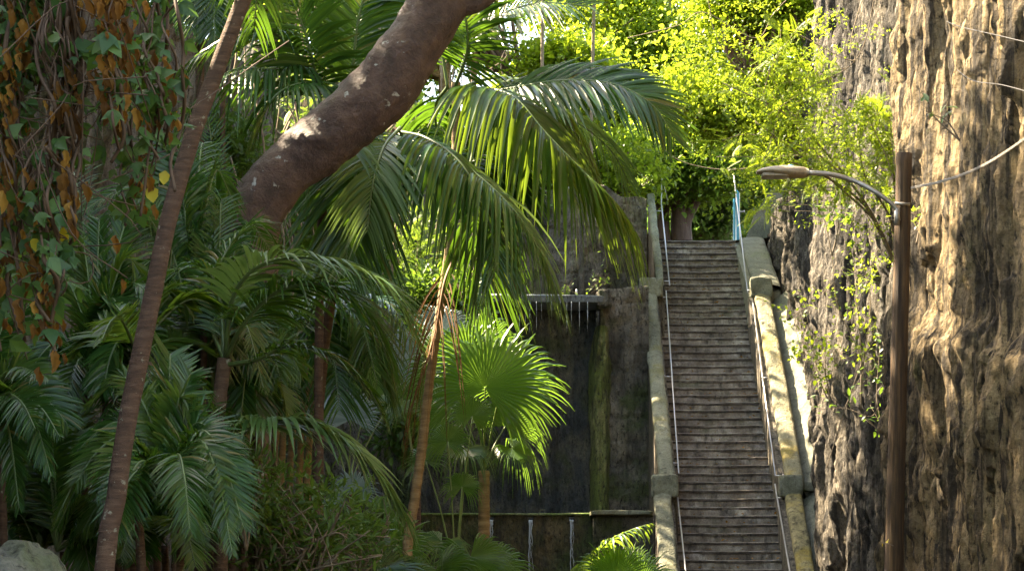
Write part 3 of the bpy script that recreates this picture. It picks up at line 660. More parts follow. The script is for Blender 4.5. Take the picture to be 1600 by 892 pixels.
# lamp head: lofted shell
secs = []
for px, top, bot, wd in ((1263, 266, 277, .05), (1256, 264, 279, .10), (1240, 263, 279.5, .15), (1222, 262, 278, .17), (1204, 263, 275, .16), (1190, 265, 273, .12), (1182, 267.5, 271.5, .05)):
    c = P(px, (top+bot)/2, LD); h = (bot-top)/2/F*LD*1.25
    a = np.linspace(0, 2*math.pi, 16, endpoint=False)
    ring = np.stack([np.full(16, c[0]), c[1]+wd*np.cos(a), c[2]+h*np.where(np.sin(a) > 0, np.sin(a)*1.1, np.sin(a)*.7)], -1); secs.append(ring)
V = np.vstack(secs); n = len(secs); Q = []
for i in range(n-1):
    for j in range(16): Q.append((i*16+j, (i+1)*16+j, (i+1)*16+(j+1) % 16, i*16+(j+1) % 16))
for e in (0, n-1):
    for j in range(1, 14, 2): Q.append((e*16, e*16+j, e*16+j+1, e*16+(j+2) % 16) if e else (e*16, e*16+(j+2) % 16, e*16+j+1, e*16+j))
mb = MB(); mb.add(V, Q, 0); hd = mb.build('lamp_head', M['lampgrey'], sl)
mb = MB(); worn_box(mb, gx(1190, LD), gx(1232, LD), LD-.12, LD+.12, gz(278, LD), gz(272, LD), a=.003, n=8); mb.build('lens', M['lens'], hd)
mb = MB(); mb.tube([P(1236, 264, LD), P(1236, 258, LD)], .038, 12); mb.build('photocell', M['turqdull'] if 'turqdull' in M else M['pvc'], hd)
mb = MB(); t = np.linspace(0, 1, 160)[:, None]
c0 = bez([P(1422, 294, LD), P(1470, 284, 29.5), P(1530, 262, 27), P(1600, 218, 24.3), P(1700, 140, 21)], 160)
for ph in (0, 2.1, 4.2):
    k = np.arange(len(c0)); d = np.stack([np.zeros(len(c0)), np.cos(k*.55+ph), np.sin(k*.55+ph)], -1)*.010; mb.tube(c0+d, .0075, 5)
tag(mb.build('cable', M['cable'], None, c0[0]), 'twisted grey cable running from the wooden pole to the right', 'cable')
# thin bare wires across the rock
for lab, pp in (('thin dark wire high across the right cliff', [P(1470, 30, 35), P(1500, 42, 29.5), P(1560, 56, 26.5), P(1660, 80, 22.5)]),
                ('thin dark wire sagging lower across the right cliff', [P(1490, 105, 33), P(1520, 126, 28.5), P(1570, 134, 26), P(1660, 160, 22)])):
    mb = MB(); mb.tube(bez(pp, 40), .0045, 5); tag(mb.build('wire', M['darkwire'], None, pp[0]), lab, 'wire')

# boulder at the lower left
mb = MB(); u = np.linspace(0, 2*math.pi, 90); v = np.linspace(.02, math.pi-.02, 60); U, Vv = np.meshgrid(u, v, indexing='ij')
dx, dy, dz = np.cos(U)*np.sin(Vv), np.sin(U)*np.sin(Vv), np.cos(Vv)
rad = 1+.55*(fbm(dx*1.3+3, dy*1.3, dz*1.3, 5)-.5)+.08*ridged(dx*3, dy*3, dz*3, 3)
c = P(25, 935, 13); A = np.stack([c[0]+dx*rad*.30, c[1]+dy*rad*.5, c[2]-.35+dz*rad*.62], -1)
A[..., 2] = np.where(A[..., 2] < 1.5, A[..., 2]-(1.5-A[..., 2])*8, A[..., 2]); A[-1] = A[0]
grid(mb, A[::-1]); tag(mb.build('boulder', M['boulder'], None, (c[0], c[1], -.3)), 'rounded grey boulder at the lower left corner', 'boulder')
# ================================================================== VEGETATION
def W(pts, D=None):
    out = []
    for p in pts: out.append(P(p[0], p[1], p[2] if len(p) > 2 else D))
    return out
def ringed(mb, pts, r, step=.13, amp=.05, m=0, sides=14, n=None):
    c = bez(pts, 30); L = np.linalg.norm(np.diff(c, axis=0), axis=1).sum(); n = n or int(min(420, L/step*4))
    t = np.linspace(0, 1, n); q = resample(c, t); rad = np.interp(t, np.linspace(0, 1, len(r)), r)
    ph = (t*L/step) % 1; rad = rad*(1+amp*np.where(ph < .25, 1, -.3*ph)); q = q + (fbm(t*L*1.5, np.array([0., 4., 8.])[:, None]).T-.5)*.02
    mb.tube(q, rad, sides, m); return mb
def fr(parent, pts, Lpx, D=None, name='frond', mat='palm', lab=None, **k):
    w = W(pts, D); d0 = w[0][1]; L = Lpx/F*d0
    k.setdefault('n', 52); k.setdefault('w', L*.028+.006); k.setdefault('rr', .018)
    mb = frond_mesh(w, L, **k)
    o = mb.build(name, [M[mat], M['deadrib' if mat == 'dead' else 'rib']], parent)
    if lab: o['label'] = lab
    return o
def palm(lab, trunk, rad, D, group=None, mat='palmbark', step=.13, amp=.05, ground=-.2, cat='palm', name='palm_tree'):
    w = W(trunk, D); b = w[0].copy(); 
    if b[2] > ground+.3:
        d = w[0]-w[1]; d = d/max(abs(d[2]), .01); b = w[0] + np.array([d[0]*.4, d[1]*.4, -1])*(w[0][2]-ground); w = [b]+w; rad = [rad[0]*1.12]+list(rad)
    t = thing(name, lab, cat, tuple(w[0]), group)
    mb = MB(); ringed(mb, w, rad, step, amp); mb.build('trunk', M[mat], t); return t
def ring_of_fronds(t, hub, D, n, Lm, Lpx, a0=0, el=(.1, 1.1), mat='palm', **k):
    """fronds all around the crown, arching outward in every direction"""
    h = P(hub[0], hub[1], D)
    for i in range(n):
        a = a0 + i*2*math.pi/n + RNG.normal(0, .12); e = RNG.uniform(*el); l = Lm*RNG.uniform(.8, 1.1)
        dx, dy = math.cos(a), math.sin(a)
        pts = [h, h+np.array([dx*.4*l, dy*.4*l, math.sin(e)*.42*l]), h+np.array([dx*.75*l, dy*.75*l, math.sin(e)*.42*l-.02*l]), h+np.array([dx*.98*l, dy*.98*l, math.sin(e)*.3*l-.38*l])]
        mb = frond_mesh(pts, Lpx, n=k.get('nn', 44), w=.022, droop=.6, rr=.016)
        mb.build('frond', [M[mat], M['rib']], t)

# ---- the thick leaning tree across the upper left
D = 22.0
bt = thing('leaning_tree', 'thick reddish brown leaning trunk with white lichen patches crossing the upper left', 'tree', tuple(P(372, 1300, D)*np.array([1, 1, 0])+np.array([0, 0, -.3])))
pts = bez(W([(372, 1440), (368, 900), (372, 560), (384, 410), (402, 325), (455, 258), (530, 200), (598, 140), (648, 70), (688, 0), (742, -110), (840, -240)], D), 360)
tt = np.linspace(0, 1, len(pts)); wpx = np.interp(tt, [0, .2, .36, .45, .52, .6, .7, .8, .88, 1], [116, 102, 94, 88, 92, 99, 97, 91, 80, 74])/2/F*D
th = np.linspace(0, 2*math.pi, 40, endpoint=False)
mb = MB(); mb.tube(pts, wpx, 72, cap=False)
V = mb.V[0]; c = np.repeat(pts, 72, 0); d = V-c; V[:] = c + d*(1+.15*(fbm(V[:, 0]*2.6, V[:, 1]*2.6, V[:, 2]*2.6, 5)-.5)*2+.12*(fbm(V[:, 0]*9, V[:, 1]*9, V[:, 2]*9, 4)-.5)+.10*np.clip(fbm(V[:, 0]*5, V[:, 1]*5+9, V[:, 2]*5, 2)-.68, 0, 1)*5)[:, None]
mb.build('trunk', M['bigbark'], bt)
mb = MB(); mb.tube(bez(W([(690, 10), (740, 2), (775, -25), (850, -120)], D), 20), np.linspace(.12, .08, 21), 14); mb.tube(bez(W([(790, -170), (700, -300), (600, -420)], D), 20), np.linspace(.16, .05, 21), 12); mb.build('branch', M['bigbark'], bt)
mb = MB(); cc = P(760, -480, D); n = 5200
pos = cc + RNG.normal(size=(n, 3))*np.array([1.7, 1.7, .7]); pv, pq = leaf_oval(.2); scatter(mb, pv, pq, pos, rdir(n)-[0, 0, .3], rdir(n)*.5+[0, 0, 1], RNG.uniform(.12, .2, n)); mb.build('crown', M['mid'], bt)

# ---- slim foreground palm at the left
D = 16.0
p1 = palm('slim brown palm trunk leaning right across the left side', [(160, 905), (181, 780), (203, 640), (232, 490), (262, 350), (300, 215), (340, 105), (386, -15), (440, -130), (480, -260)], [.078, .070, .066, .063, .060, .058, .055, .053, .05, .048, .045], D, step=.034, amp=.014)
ring_of_fronds(p1, (480, -270), D, 9, 2.1, .55, .3)

# ---- palm whose crown hangs behind the leaning trunk, its fronds filling the centre
D = 25.0
p2 = palm('tall palm behind the leaning trunk with long arching drooping centre fronds', [(492, 900, 27), (500, 620, 26.5), (530, 400, 25.8), (575, 280, 25.3), (622, 205, 25)], [.06, .055, .05, .05, .06], D, mat='palmbark')
k2 = dict(droop=1.0, lift=.1, seg=5)
fr(p2, [(618, 208, 25), (660, 228, 24.6), (730, 262, 24.2), (800, 325, 23.9), (842, 390, 23.8), (856, 430, 23.8)], 118, n=60, w=.023, mat='palmpale', droop=1.25, lift=.2, fwd=.5)
fr(p2, [(620, 205, 25), (670, 218, 24.4), (725, 262, 24), (765, 350, 23.8), (775, 420, 23.6)], 118, n=44, w=.024, droop=1.3, lift=.1)
fr(p2, [(608, 195, 25), (578, 215, 24.6), (556, 270, 24.3), (546, 345, 24.2), (540, 420, 24.2)], 135, n=46, w=.026, droop=.6, upv=(0, -1, .3), fwd=.9, lift=.12)
fr(p2, [(625, 200, 25), (600, 230, 24.3), (582, 290, 23.9), (574, 360, 23.8)], 110, n=36, w=.023, droop=.5, mat='palmpale', upv=(0, -1, .3), fwd=1.0)

# ---- palm with the far reaching right hand fronds
D = 27.0
p3 = palm('palm on a slender golden ringed stem with lit fronds reaching over the upper wall', [(634, 900), (648, 780), (660, 690), (672, 590), (688, 480), (702, 385), (708, 330), (712, 240), (712, 130)], [.062, .058, .055, .053, .050, .046, .045, .045, .05], D, mat='tanbark', step=.13, amp=.09)
fr(p3, [(716, 150, 27), (790, 140, 26.6), (880, 126, 26.3), (960, 132, 26.1), (1020, 165, 26), (1052, 215, 26)], 105, n=66, w=.034, droop=.35, upv=(0, -.75, .7), fwd=.8, lift=.15)
fr(p3, [(705, 150, 26.8), (740, 138, 26.2), (800, 150, 25.7), (850, 205, 25.4), (905, 262, 25.2), (960, 315, 25.1), (992, 365, 25.1)], 130, n=76, w=.036, mat='palmlit', droop=1.15, fwd=.6, lift=.1)
fr(p3, [(712, 140, 27), (780, 122, 27), (850, 150, 27), (905, 215, 27), (935, 300, 27)], 110, n=56, w=.032, mat='palmlit', droop=.9, lift=.1)
fr(p3, [(708, 145, 27.2), (770, 205, 27.2), (840, 225, 27.3), (900, 268, 27.3), (935, 320, 27.3)], 90, n=50, mat='palmlit', droop=1.0)
fr(p3, [(712, 135, 27), (740, 60, 27), (790, 20, 26.8), (850, 5, 26.6), (920, 10, 26.5)], 100, n=42, w=.02, droop=.3, upv=(0, -.7, .7))
fr(p3, [(700, 140, 27), (690, 60, 27), (700, -20, 27), (740, -90, 27)], 120, n=36, w=.02, droop=.25, upv=(0, -1, .2))
fr(p3, [(710, 140, 27), (730, 80, 26.6), (725, 20, 26.4), (700, -50, 26.3)], 110, n=34, w=.02, droop=.35, upv=(0, -1, .2))
fr(p3, [(705, 140, 27.4), (745, 180, 27.6), (770, 250, 27.8), (780, 340, 27.8)], 105, n=46, droop=.9)
fr(p3, [(712, 138, 27.2), (800, 165, 28), (880, 180, 28.3), (950, 230, 28.5), (985, 290, 28.6)], 90, n=50, droop=.8, mat='palmpale')
fr(p3, [(700, 135, 27.2), (680, 170, 27.6), (690, 240, 28), (710, 300, 28)], 85, n=36, droop=.7)

# ---- palm above the top edge, left of centre
D = 24.0
p4 = palm('palm at the top left of centre with upright dark feather leaves', [(500, 900, 25), (498, 600, 25), (503, 330, 24.5), (515, 150, 24)], [.045, .045, .042, .045], D, mat='palmbark')
fr(p4, [(545, 175, 24), (552, 100, 23.8), (562, 20, 23.7), (585, -60, 23.6)], 120, n=40, w=.020, droop=.35, upv=(0, -1, .1), fwd=.7)
fr(p4, [(505, 190, 24), (490, 100, 23.6), (465, 20, 23.4), (425, -50, 23.3)], 110, n=40, w=.020, droop=.4, upv=(0, -1, .1), fwd=.6)
fr(p4, [(520, 160, 24), (440, 60, 23.4), (380, 50, 23.2), (300, 95, 23), (262, 140, 23)], 90, n=40, w=.018, droop=.9)
fr(p4, [(515, 150, 24), (470, 105, 23.6), (420, 108, 23.4), (370, 108, 23.2), (332, 130, 23.1), (300, 165, 23)], 95, n=36, w=.022, droop=1.1, lift=.05)
fr(p4, [(520, 150, 24), (480, 130, 23.3), (430, 150, 23), (400, 210, 23)], 75, n=34, w=.022, droop=.9)
fr(p4, [(520, 150, 24), (590, 60, 24.3), (640, 20, 24.5), (700, 10, 24.6)], 110, n=34, w=.018, droop=.5, upv=(0, -.8, .6))
fr(p4, [(518, 150, 24), (560, 40, 24.3), (620, -10, 24.5), (690, -30, 24.6)], 110, n=34, w=.018, droop=.5, upv=(0, -.8, .6))
fr(p4, [(520, 170, 24), (545, 225, 23), (520, 235, 22.8), (480, 245, 22.7), (468, 285, 22.6)], 60, n=22, w=.022, droop=1.2, mat='palmpale')

# ---- slender golden stem in the middle
D = 27.0
p5 = p3
fr(p5, [(712, 400, 26.9), (695, 440, 26.6), (680, 520, 26.5), (655, 600, 26.5), (640, 640, 26.5)], 85, n=18, w=.010, mat='dead', droop=1.9, lab='large dried brown hanging frond', fwd=.9)
fr(p5, [(712, 290, 27), (740, 250, 27.3), (790, 260, 27.6), (830, 330, 27.7)], 80, n=40, droop=.9)
fr(p5, [(712, 285, 27), (700, 220, 27.6), (680, 190, 27.9), (655, 200, 28)], 70, n=36, droop=.8)
fr(p5, [(712, 285, 27), (735, 320, 26.8), (750, 400, 26.7), (758, 480, 26.7)], 95, n=42, droop=.9)

# ---- mid left feather palms: fronds above the clump of stems
D = 26.0
p6 = thing('palm_clump', 'clump of five tan palm stems under arching grey green fronds', 'palm clump', tuple(P(462, 1350, 29)*[1, 1, 0]+[0, 0, -.2]))
for (a, r) in (([(428, 900), (440, 720), (455, 590), (463, 520)], .044), ([(446, 900), (452, 760), (468, 600), (476, 500)], .044), ([(468, 900), (468, 740), (484, 590), (488, 520)], .044),
               ([(482, 900), (480, 760), (496, 600), (500, 520)], .044), ([(408, 900), (425, 760), (440, 640), (452, 540)], .044)):
    w_ = W(a, 29+RNG.uniform(-.4, .4)); w_[0][2] = -.2; mb = MB(); ringed(mb, w_, [r, r*.95, r*.9, r*.8], .16, .07); mb.build('stem', M['tanbark'], p6)
for ee in ([(500, 470), (560, 500), (590, 600)], [(430, 480), (400, 540), (390, 620)], [(490, 500), (520, 560), (530, 640)], [(450, 500), (430, 570), (440, 650)], [(520, 480), (600, 470), (650, 540)]):
    fr(p6, [(470, 530, 28)]+[(x, y, 27.6-.3*q) for q, (x, y) in enumerate(ee)], 85, n=44, w=.018, droop=.7)
p7 = palm('palm with broad arching fronds in front of the leaning trunk foot', [(345, 905), (338, 760), (342, 640), (350, 560)], [.06, .055, .05, .055], 19.4)
fr(p7, [(352, 560, 19.4), (362, 470, 19.1), (400, 418, 18.9), (465, 402, 18.8), (540, 414, 18.7), (605, 450, 18.6), (642, 512, 18.6)], 118, n=52, w=.021, droop=.55, t0=.20, fwd=.8, mat='palmpale', lift=.3)
fr(p7, [(352, 560, 19.4), (385, 500, 19), (440, 452, 18.8), (510, 446, 18.7), (575, 490, 18.6), (612, 575, 18.6)], 120, n=56, w=.018, droop=.7, t0=.2, fwd=.8)
fr(p7, [(350, 565, 19.4), (345, 480, 19.6), (330, 430, 19.6), (285, 420, 19.5), (240, 460, 19.4)], 90, n=50, w=.014, droop=.5, fwd=.8)
fr(p7, [(352, 570, 19.4), (400, 562, 19.2), (450, 540, 19.1), (510, 552, 19), (570, 600, 19), (600, 650, 19)], 72, n=60, w=.012, droop=.5, t0=.2, fwd=.8)
fr(p7, [(335, 790, 19.3), (350, 722, 19), (385, 672, 18.8), (430, 656, 18.6), (490, 660, 18.5), (560, 708, 18.4), (608, 768, 18.4), (638, 812, 18.4)], 112, n=50, w=.022, mat='palmpale', droop=.75, t0=.34, fwd=.85, lift=.3)
fr(p7, [(350, 560, 19.4), (330, 500, 19.7), (350, 400, 19.9), (400, 350, 20), (430, 380, 20)], 90, n=50, w=.014, droop=.5, fwd=.9)
fr(p6, [(480, 530, 28), (520, 500, 28), (570, 520, 28), (600, 590, 28)], 110, n=44, droop=.9)
fr(p6, [(480, 525, 28), (500, 470, 28.4), (530, 440, 28.8), (570, 450, 29)], 110, n=44, droop=.9)

# ---- dark jungle palms at the lower left
def jungle(lab, base, D, fronds, Lp, mat='palm', **k):
    t = thing('palm_clump', lab, 'palm clump', tuple(P(base[0], 1400, D)*[1, 1, 0]+[0, 0, -.2]))
    b = P(base[0], base[1], D); mb = MB()
    for q in range(3):
        e = b+np.array([RNG.normal(0, .12), RNG.normal(0, .1), 0]); f0 = e.copy(); f0[2] = -.2; f0[0] += RNG.normal(0, .1); ringed(mb, [f0, (f0+e)/2+[.03, 0, 0], e], [.034, .03, .026], .14, .06)
    mb.build('stem', M['palmbark'], t)
    fronds = list(fronds)+[(x_+RNG.normal(0, 45), y_+RNG.normal(0, 45), u_*RNG.uniform(.5, 1.5), d_+RNG.normal(0, .5)) for (x_, y_, u_, d_) in fronds]
    for (ex, ey, up, dd) in fronds:
        e = P(ex, ey, D+dd); m_ = (b+e)/2; m_[2] = max(b[2], e[2])+up/F*D; q1 = b*.65+m_*.35; q1[2] = b[2]*.45+m_[2]*.55
        pts = [b, q1, m_, (m_*.45+e*.55)+[0, 0, .3*(m_[2]-e[2])], e+[0, 0, .25*(m_[2]-e[2])]]
        L = Lp*RNG.uniform(.85, 1.1)/F*D
        mb = frond_mesh(pts, L*RNG.uniform(.45, .72), n=k.get('n', 60), w=k.get('w', .0115)*RNG.uniform(.8, 1.4), droop=RNG.uniform(.05, .5), rr=.012, lift=RNG.uniform(0, .5), fwd=RNG.uniform(.5, 1.2), ragged=.3, upv=(RNG.uniform(-.5, .5), RNG.uniform(-.9, .1), .6))
        mb.build('frond', [M[RNG.choice([mat, mat, 'palm', 'palmlit' if mat != 'palmpale' else mat])], M['rib']], t)
    return t
jungle('dark palm clump at the left edge with pale tipped drooping leaves', (-30, 640), 18, [(75, 600, 30, -.5), (60, 700, 20, -.8), (80, 790, 10, -1), (30, 850, 0, -.6), (95, 540, 50, .2), (50, 470, 60, .5), (110, 660, 40, .6)], 95)
jungle('dense dark palm clump between vine curtain and slim trunk', (150, 600), 20, [(60, 520, 80, 0), (40, 620, 60, -.5), (255, 500, 60, -.5), (290, 610, 50, -.8), (230, 700, 40, -1), (100, 760, 30, -.8), (160, 470, 120, .5), (265, 420, 90, .6), (20, 430, 60, .8), (190, 790, 10, -1.2)], 95)
jungle('dark palm clump behind the slim trunk with dense fine leaves', (300, 520), 20.6, [(210, 400, 70, 0), (180, 480, 50, -.5), (390, 420, 40, .5), (400, 520, 50, -.4), (350, 620, 30, -.8), (240, 610, 40, -.8), (300, 380, 90, .6), (370, 350, 70, .7), (255, 330, 80, .5), (410, 600, 20, 0)], 100)
jungle('palm clump with glossy leaves right of the slim trunk low down', (262, 760), 17.5, [(370, 800, 60, -.6), (350, 720, 60, -.2), (380, 870, 60, -.8), (150, 800, 50, -.6), (120, 720, 60, 0), (330, 650, 60, .3), (270, 640, 80, .5), (180, 880, 30, -1), (300, 880, 30, -1), (90, 860, 50, .2)], 90)
jungle('shadowed palm clump low in the left corner behind the boulder', (90, 860), 19, [(20, 800, 60, 0), (170, 830, 50, -.2), (10, 720, 80, .4), (150, 740, 80, .6), (200, 880, 30, -.4), (60, 720, 90, -.6)], 90)
jungle('bright green palm clump half hidden by the slim trunk', (215, 565), 19, [(330, 560, 25, .5), (120, 560, 40, .2), (300, 500, 40, .3), (160, 640, 30, -.2)], 90, mat='palmlit', w=.02, n=44)
jungle('palm clump in the shade beneath the leaning trunk base', (350, 560), 25, [(290, 470, 60, 0), (280, 590, 40, -.5), (320, 650, 20, -.8), (300, 360, 80, 1)], 100)
jungle('dark palm clump hiding the foot of the leaning trunk', (340, 640), 20.6, [(300, 440, 60, 0), (400, 440, 60, 0), (260, 560, 30, -.3), (350, 380, 60, .2)], 90)
jungle('low palm clump filling the shade right of the slim trunk foot', (250, 850), 18.6, [(330, 830, 60, 0), (180, 850, 60, 0), (300, 900, 40, -.3), (210, 900, 40, -.3), (360, 760, 90, .3), (150, 790, 90, .3), (270, 760, 110, .2), (400, 830, 60, .2)], 85)
jungle('low palm clump by the left edge above the boulder', (60, 880), 19.6, [(140, 870, 50, 0), (0, 860, 60, 0), (120, 800, 90, .3), (10, 780, 90, .3), (190, 860, 60, .2), (70, 780, 110, .3)], 85)
jungle('palm clump hiding the lower end of the leaning trunk', (400, 640), 21.0, [(350, 560, 60, 0), (470, 600, 60, 0), (400, 700, 40, -.4), (430, 540, 90, .2), (370, 500, 110, .2), (450, 680, 50, -.2), (340, 660, 50, -.2), (410, 600, 60, -.5)], 85)
jungle('dark palm tuft at the top left behind the slim trunk', (330, -40), 26, [(270, 60, 10, 0), (300, 80, 0, -.3), (250, 30, 30, .3)], 90)

# ---- fan palms
def fanpalm(lab, base, hubz, D, leaves, trunk=None, mat='fan', r=.07, group='fan palms'):
    b = P(base, 1400, D)*[1, 1, 0]+[0, 0, -.2]
    t = thing('fan_palm', lab, 'fan palm', tuple(b), group)
    top = P(trunk[0], trunk[1], D) if trunk else P(base, hubz, D)
    mb = MB(); ringed(mb, [b, (b+top)/2+[.03, 0, 0], top], [r*1.3, r, r*.9], .1, .08); mb.build('trunk', M['tanbark' if trunk else 'palmbark'], t)
    for lf in leaves:
        (hx, hy, dd, Rp, nrmv) = lf[:5]; mt = lf[5] if len(lf) > 5 else mat; sp = lf[6] if len(lf) > 6 else 150
        hub = P(hx, hy, D+dd)
        mb = fan_mesh(top, hub, Rp/F*D, nrmv, n=46, spread=sp, droop=(lf[7] if len(lf) > 7 else .45), cup=.05)
        mb.build('fan_leaf', [M[mt], M['stalk']], t)
    return t
fanpalm('large bright green fan palm in front of the black waterfall wall', 750, 735, 31, [
    (758, 605, -.6, 134, (-.1, -1, .35), 'fan', 140, .32), (786, 598, -.2, 126, (.3, -.9, .4), 'fan', 140, .35), (735, 565, .6, 100, (-.1, -1, .2), 'fan', 140, .3), (690, 575, .8, 100, (-.5, -.8, .3), 'fan', 140, .5),
    (726, 700, -.9, 62, (.1, -.5, .85), 'palmpale', 150, .9), (700, 640, .2, 85, (-.3, -.9, .3), 'fan', 140, .6), (790, 665, .3, 85, (.4, -.8, .4), 'fan', 130, .7), (760, 535, 1.2, 70, (.2, -1, .2), 'fan', 130, .4), (652, 545, 1.4, 75, (-.2, -.9, .5), 'fanblue', 140, .3),
    (800, 700, -.3, 55, (.4, -.6, .7), 'fan', 140, 1.0)], (756, 735), r=.075)
fanpalm('low fan palm with many upright stalks between golden stem and waterfall', 712, 900, 29, [
    (690, 845, -.6, 70, (.1, -.5, .85), 'palmpale', 150, 1.0), (735, 870, -.8, 90, (.1, -.8, .5), 'fan', 150, .4), (770, 885, -.3, 85, (.3, -.8, .4), 'fan', 140, .5), (680, 890, -.9, 90, (-.3, -.9, .4), 'fan', 150, .5),
    (700, 690, .3, 50, (-.2, -.9, .3), 'fan', 150, .5), (665, 720, .6, 55, (-.3, -.8, .5), 'palmpale', 150, .8), (738, 650, .5, 55, (.1, -.9, .3), 'fan', 150, .6), (722, 760, .2, 45, (0, -.9, .5), 'fan', 150, .8)], None)
fanpalm('fan palm at the bottom edge beside the stairs', 965, 1010, 30, [
    (962, 905, -.6, 80, (0, -1, .35), 'fan', 130, .3), (1000, 915, -.3, 85, (.3, -.9, .4), 'fan', 120, .3), (935, 905, -.2, 70, (-.3, -.8, .6), 'palmpale', 140, .6), (985, 890, .3, 55, (.1, -1, .3), 'fan', 120, .3)], None)
lf = [o for o in C.objects if o.name.startswith('fan_palm') and 'bottom edge' in o.get('label', '')][0]
fr(lf, [(965, 1010, 30), (925, 900, 29.8), (945, 850, 29.6), (985, 828, 29.5), (1016, 818, 29.5)], 52, n=34, w=.022, mat='palmlit', droop=1.1)
fanpalm('upper blue grey fan palm behind the clump of tan stems', 545, 760, 36, [(548, 655, 0, 62, (.1, -1, .25), 'fanblue', 120, .25), (610, 630, .5, 42, (.3, -.6, .8), 'palmpale', 130, .8), (505, 640, .5, 50, (-.4, -.8, .5), 'fanblue', 140, .6), (580, 600, .8, 48, (.1, -.9, .5), 'fan', 140, .6)], None)
fanpalm('lower blue grey fan palm above the shrub', 550, 850, 34, [(552, 770, 0, 52, (.1, -1, .3), 'fanblue', 120, .3), (520, 790, .3, 40, (-.3, -.8, .6), 'fanblue', 140, .6), (600, 800, .4, 48, (.4, -.8, .4), 'fan', 140, .6)], None)
fanpalm('silvery fan palm behind the golden stem', 650, 760, 38, [(660, 575, 0, 72, (-.2, -1, .3), 'fanblue', 140, .4), (635, 640, .3, 55, (0, -.6, .8), 'palmpale', 140, .9), (690, 520, .6, 72, (.1, -1, .4), 'fanblue', 140, .4), (620, 570, .8, 55, (-.3, -.9, .4), 'fan', 140, .5), (720, 600, .8, 60, (.2, -.8, .4), 'fan', 140, .5)], None)
fanpalm('dark fan palm tuft low between shrub and golden stem', 580, 960, 27, [(560, 850, 0, 90, (.1, -.8, .5), 'palm', 150, .5), (620, 850, .3, 75, (.2, -.9, .4), 'fan', 150, .5), (590, 890, -.4, 90, (0, -.7, .7), 'palm', 150, .5), (640, 900, -.2, 70, (.2, -.8, .6), 'palmpale', 150, .6)], None)

# ---- leafy shrubs
def shrub(name, lab, base, D, crown, n, mat, lsize=.09, proto=None, nst=9, group=None, w=.2, up=.3, stemmat='twig', D2=None, zb=None, clusters=None, whorl=False, cat='shrub', sz=.012):
    cx, cy, rx, ry = crown; b = P(base[0], base[1], D) if zb is None else np.array([gx(base[0], D), D, zb])
    t = thing(name, lab, cat, tuple(b), group)
    c = P(cx, cy, D2 or D); R3 = np.array([rx/F*D, max(rx, ry)/F*D*.8, ry/F*D])
    tips = c + nrm(RNG.normal(size=(nst, 3)))*R3*RNG.uniform(.5, 1, (nst, 1)); mb = MB()
    for q in tips:
        m_ = (b+q)/2 + RNG.normal(0, .1, 3)*R3; mb.tube(bez([b, m_, q], 14), np.linspace(sz, sz*.3, 15), 5)
        for _ in range(3):
            s_ = b*.3+q*.7 + RNG.normal(0, .02, 3); mb.tube(bez([s_, (s_+q)/2+RNG.normal(0, .12, 3)*R3, q+RNG.normal(0, .35, 3)*R3], 8), np.linspace(sz*.5, sz*.2, 9), 4)
    mb.build('branch', M[stemmat], t)
    K = clusters or max(12, n//25); cl = c + nrm(RNG.normal(size=(K, 3)))*R3*(RNG.uniform(0, 1, (K, 1))**.45)
    i = RNG.integers(0, K, n); pos = cl[i] + RNG.normal(size=(n, 3))*lsize*1.1
    pv, pq = proto or leaf_oval(w)
    out = nrm(pos-cl[i]+RNG.normal(0, .02, (n, 3))); f = out*(1-up)+np.array([0, 0, up]) if up >= 0 else out+np.array([0, 0, up])
    mb = MB(); scatter(mb, pv, pq, pos, f+RNG.normal(0, .25, (n, 3)), rdir(n)*.6+[0, -.25, 1], lsize*RNG.uniform(.65, 1.25, n)); mb.build('foliage', M[mat], t)
    return t
shrub('shrub', 'leafy green shrub with bare arching twigs at the bottom centre left', (430, 1000), 21, (440, 830, 130, 90), 2300, 'bush', .105, leaf_oval(.14), nst=34, up=.2, sz=.024, clusters=150)
shrub('shrub', 'upright slender leaved shrub below the pale arching frond', (385, 860), 20, (375, 750, 45, 50), 500, 'bush', .085, leaf_oval(.13), nst=8, up=.5)
shrub('shrub', 'small glossy shrub under the blue grey fan leaves', (560, 900), 23, (560, 830, 70, 60), 900, 'bush', .08, leaf_oval(.16), nst=12, up=.35)
shrub('shrub', 'low shadowed shrub behind the stems at left centre', (400, 760), 30, (370, 700, 80, 70), 1500, 'vine', .12, leaf_oval(.18), nst=10)
# greenery on the back rocks (each clump grows from its own root)
back = [(330, 420, 42, 70, 70, 'vine', 'dark creeper clump under the leaning trunk'), (350, 250, 44, 60, 80, 'bush', 'creeper clump on the left rock beside the slim trunk'),
        (470, 330, 50, 60, 100, 'mid', 'green creeper behind the leaning trunk bend'), (500, 150, 52, 70, 100, 'mid', 'light green creeper on the back rock near the top'),
        (560, 420, 52, 70, 60, 'bush', 'shrub on the back rock under the drooping fronds'), (660, 400, 50, 60, 70, 'mid', 'bright feathery shrub behind the golden stem'),
        (690, 470, 48, 60, 45, 'bush', 'low shrub behind the golden stem at the flume'), (620, 250, 53, 60, 90, 'mid', 'leafy shrub high on the back rock in the middle'),
        (760, 300, 56, 70, 70, 'mid', 'leafy shrub on top of the back rock near the wall'), (450, 480, 46, 90, 50, 'vine', 'dark shrub at the foot of the back rock'),
        (560, 560, 46, 90, 60, 'vine', 'dark shrub between tan stems and fan palms'), (640, 640, 44, 60, 70, 'vine', 'shadowed shrub behind the silvery fan palm')]
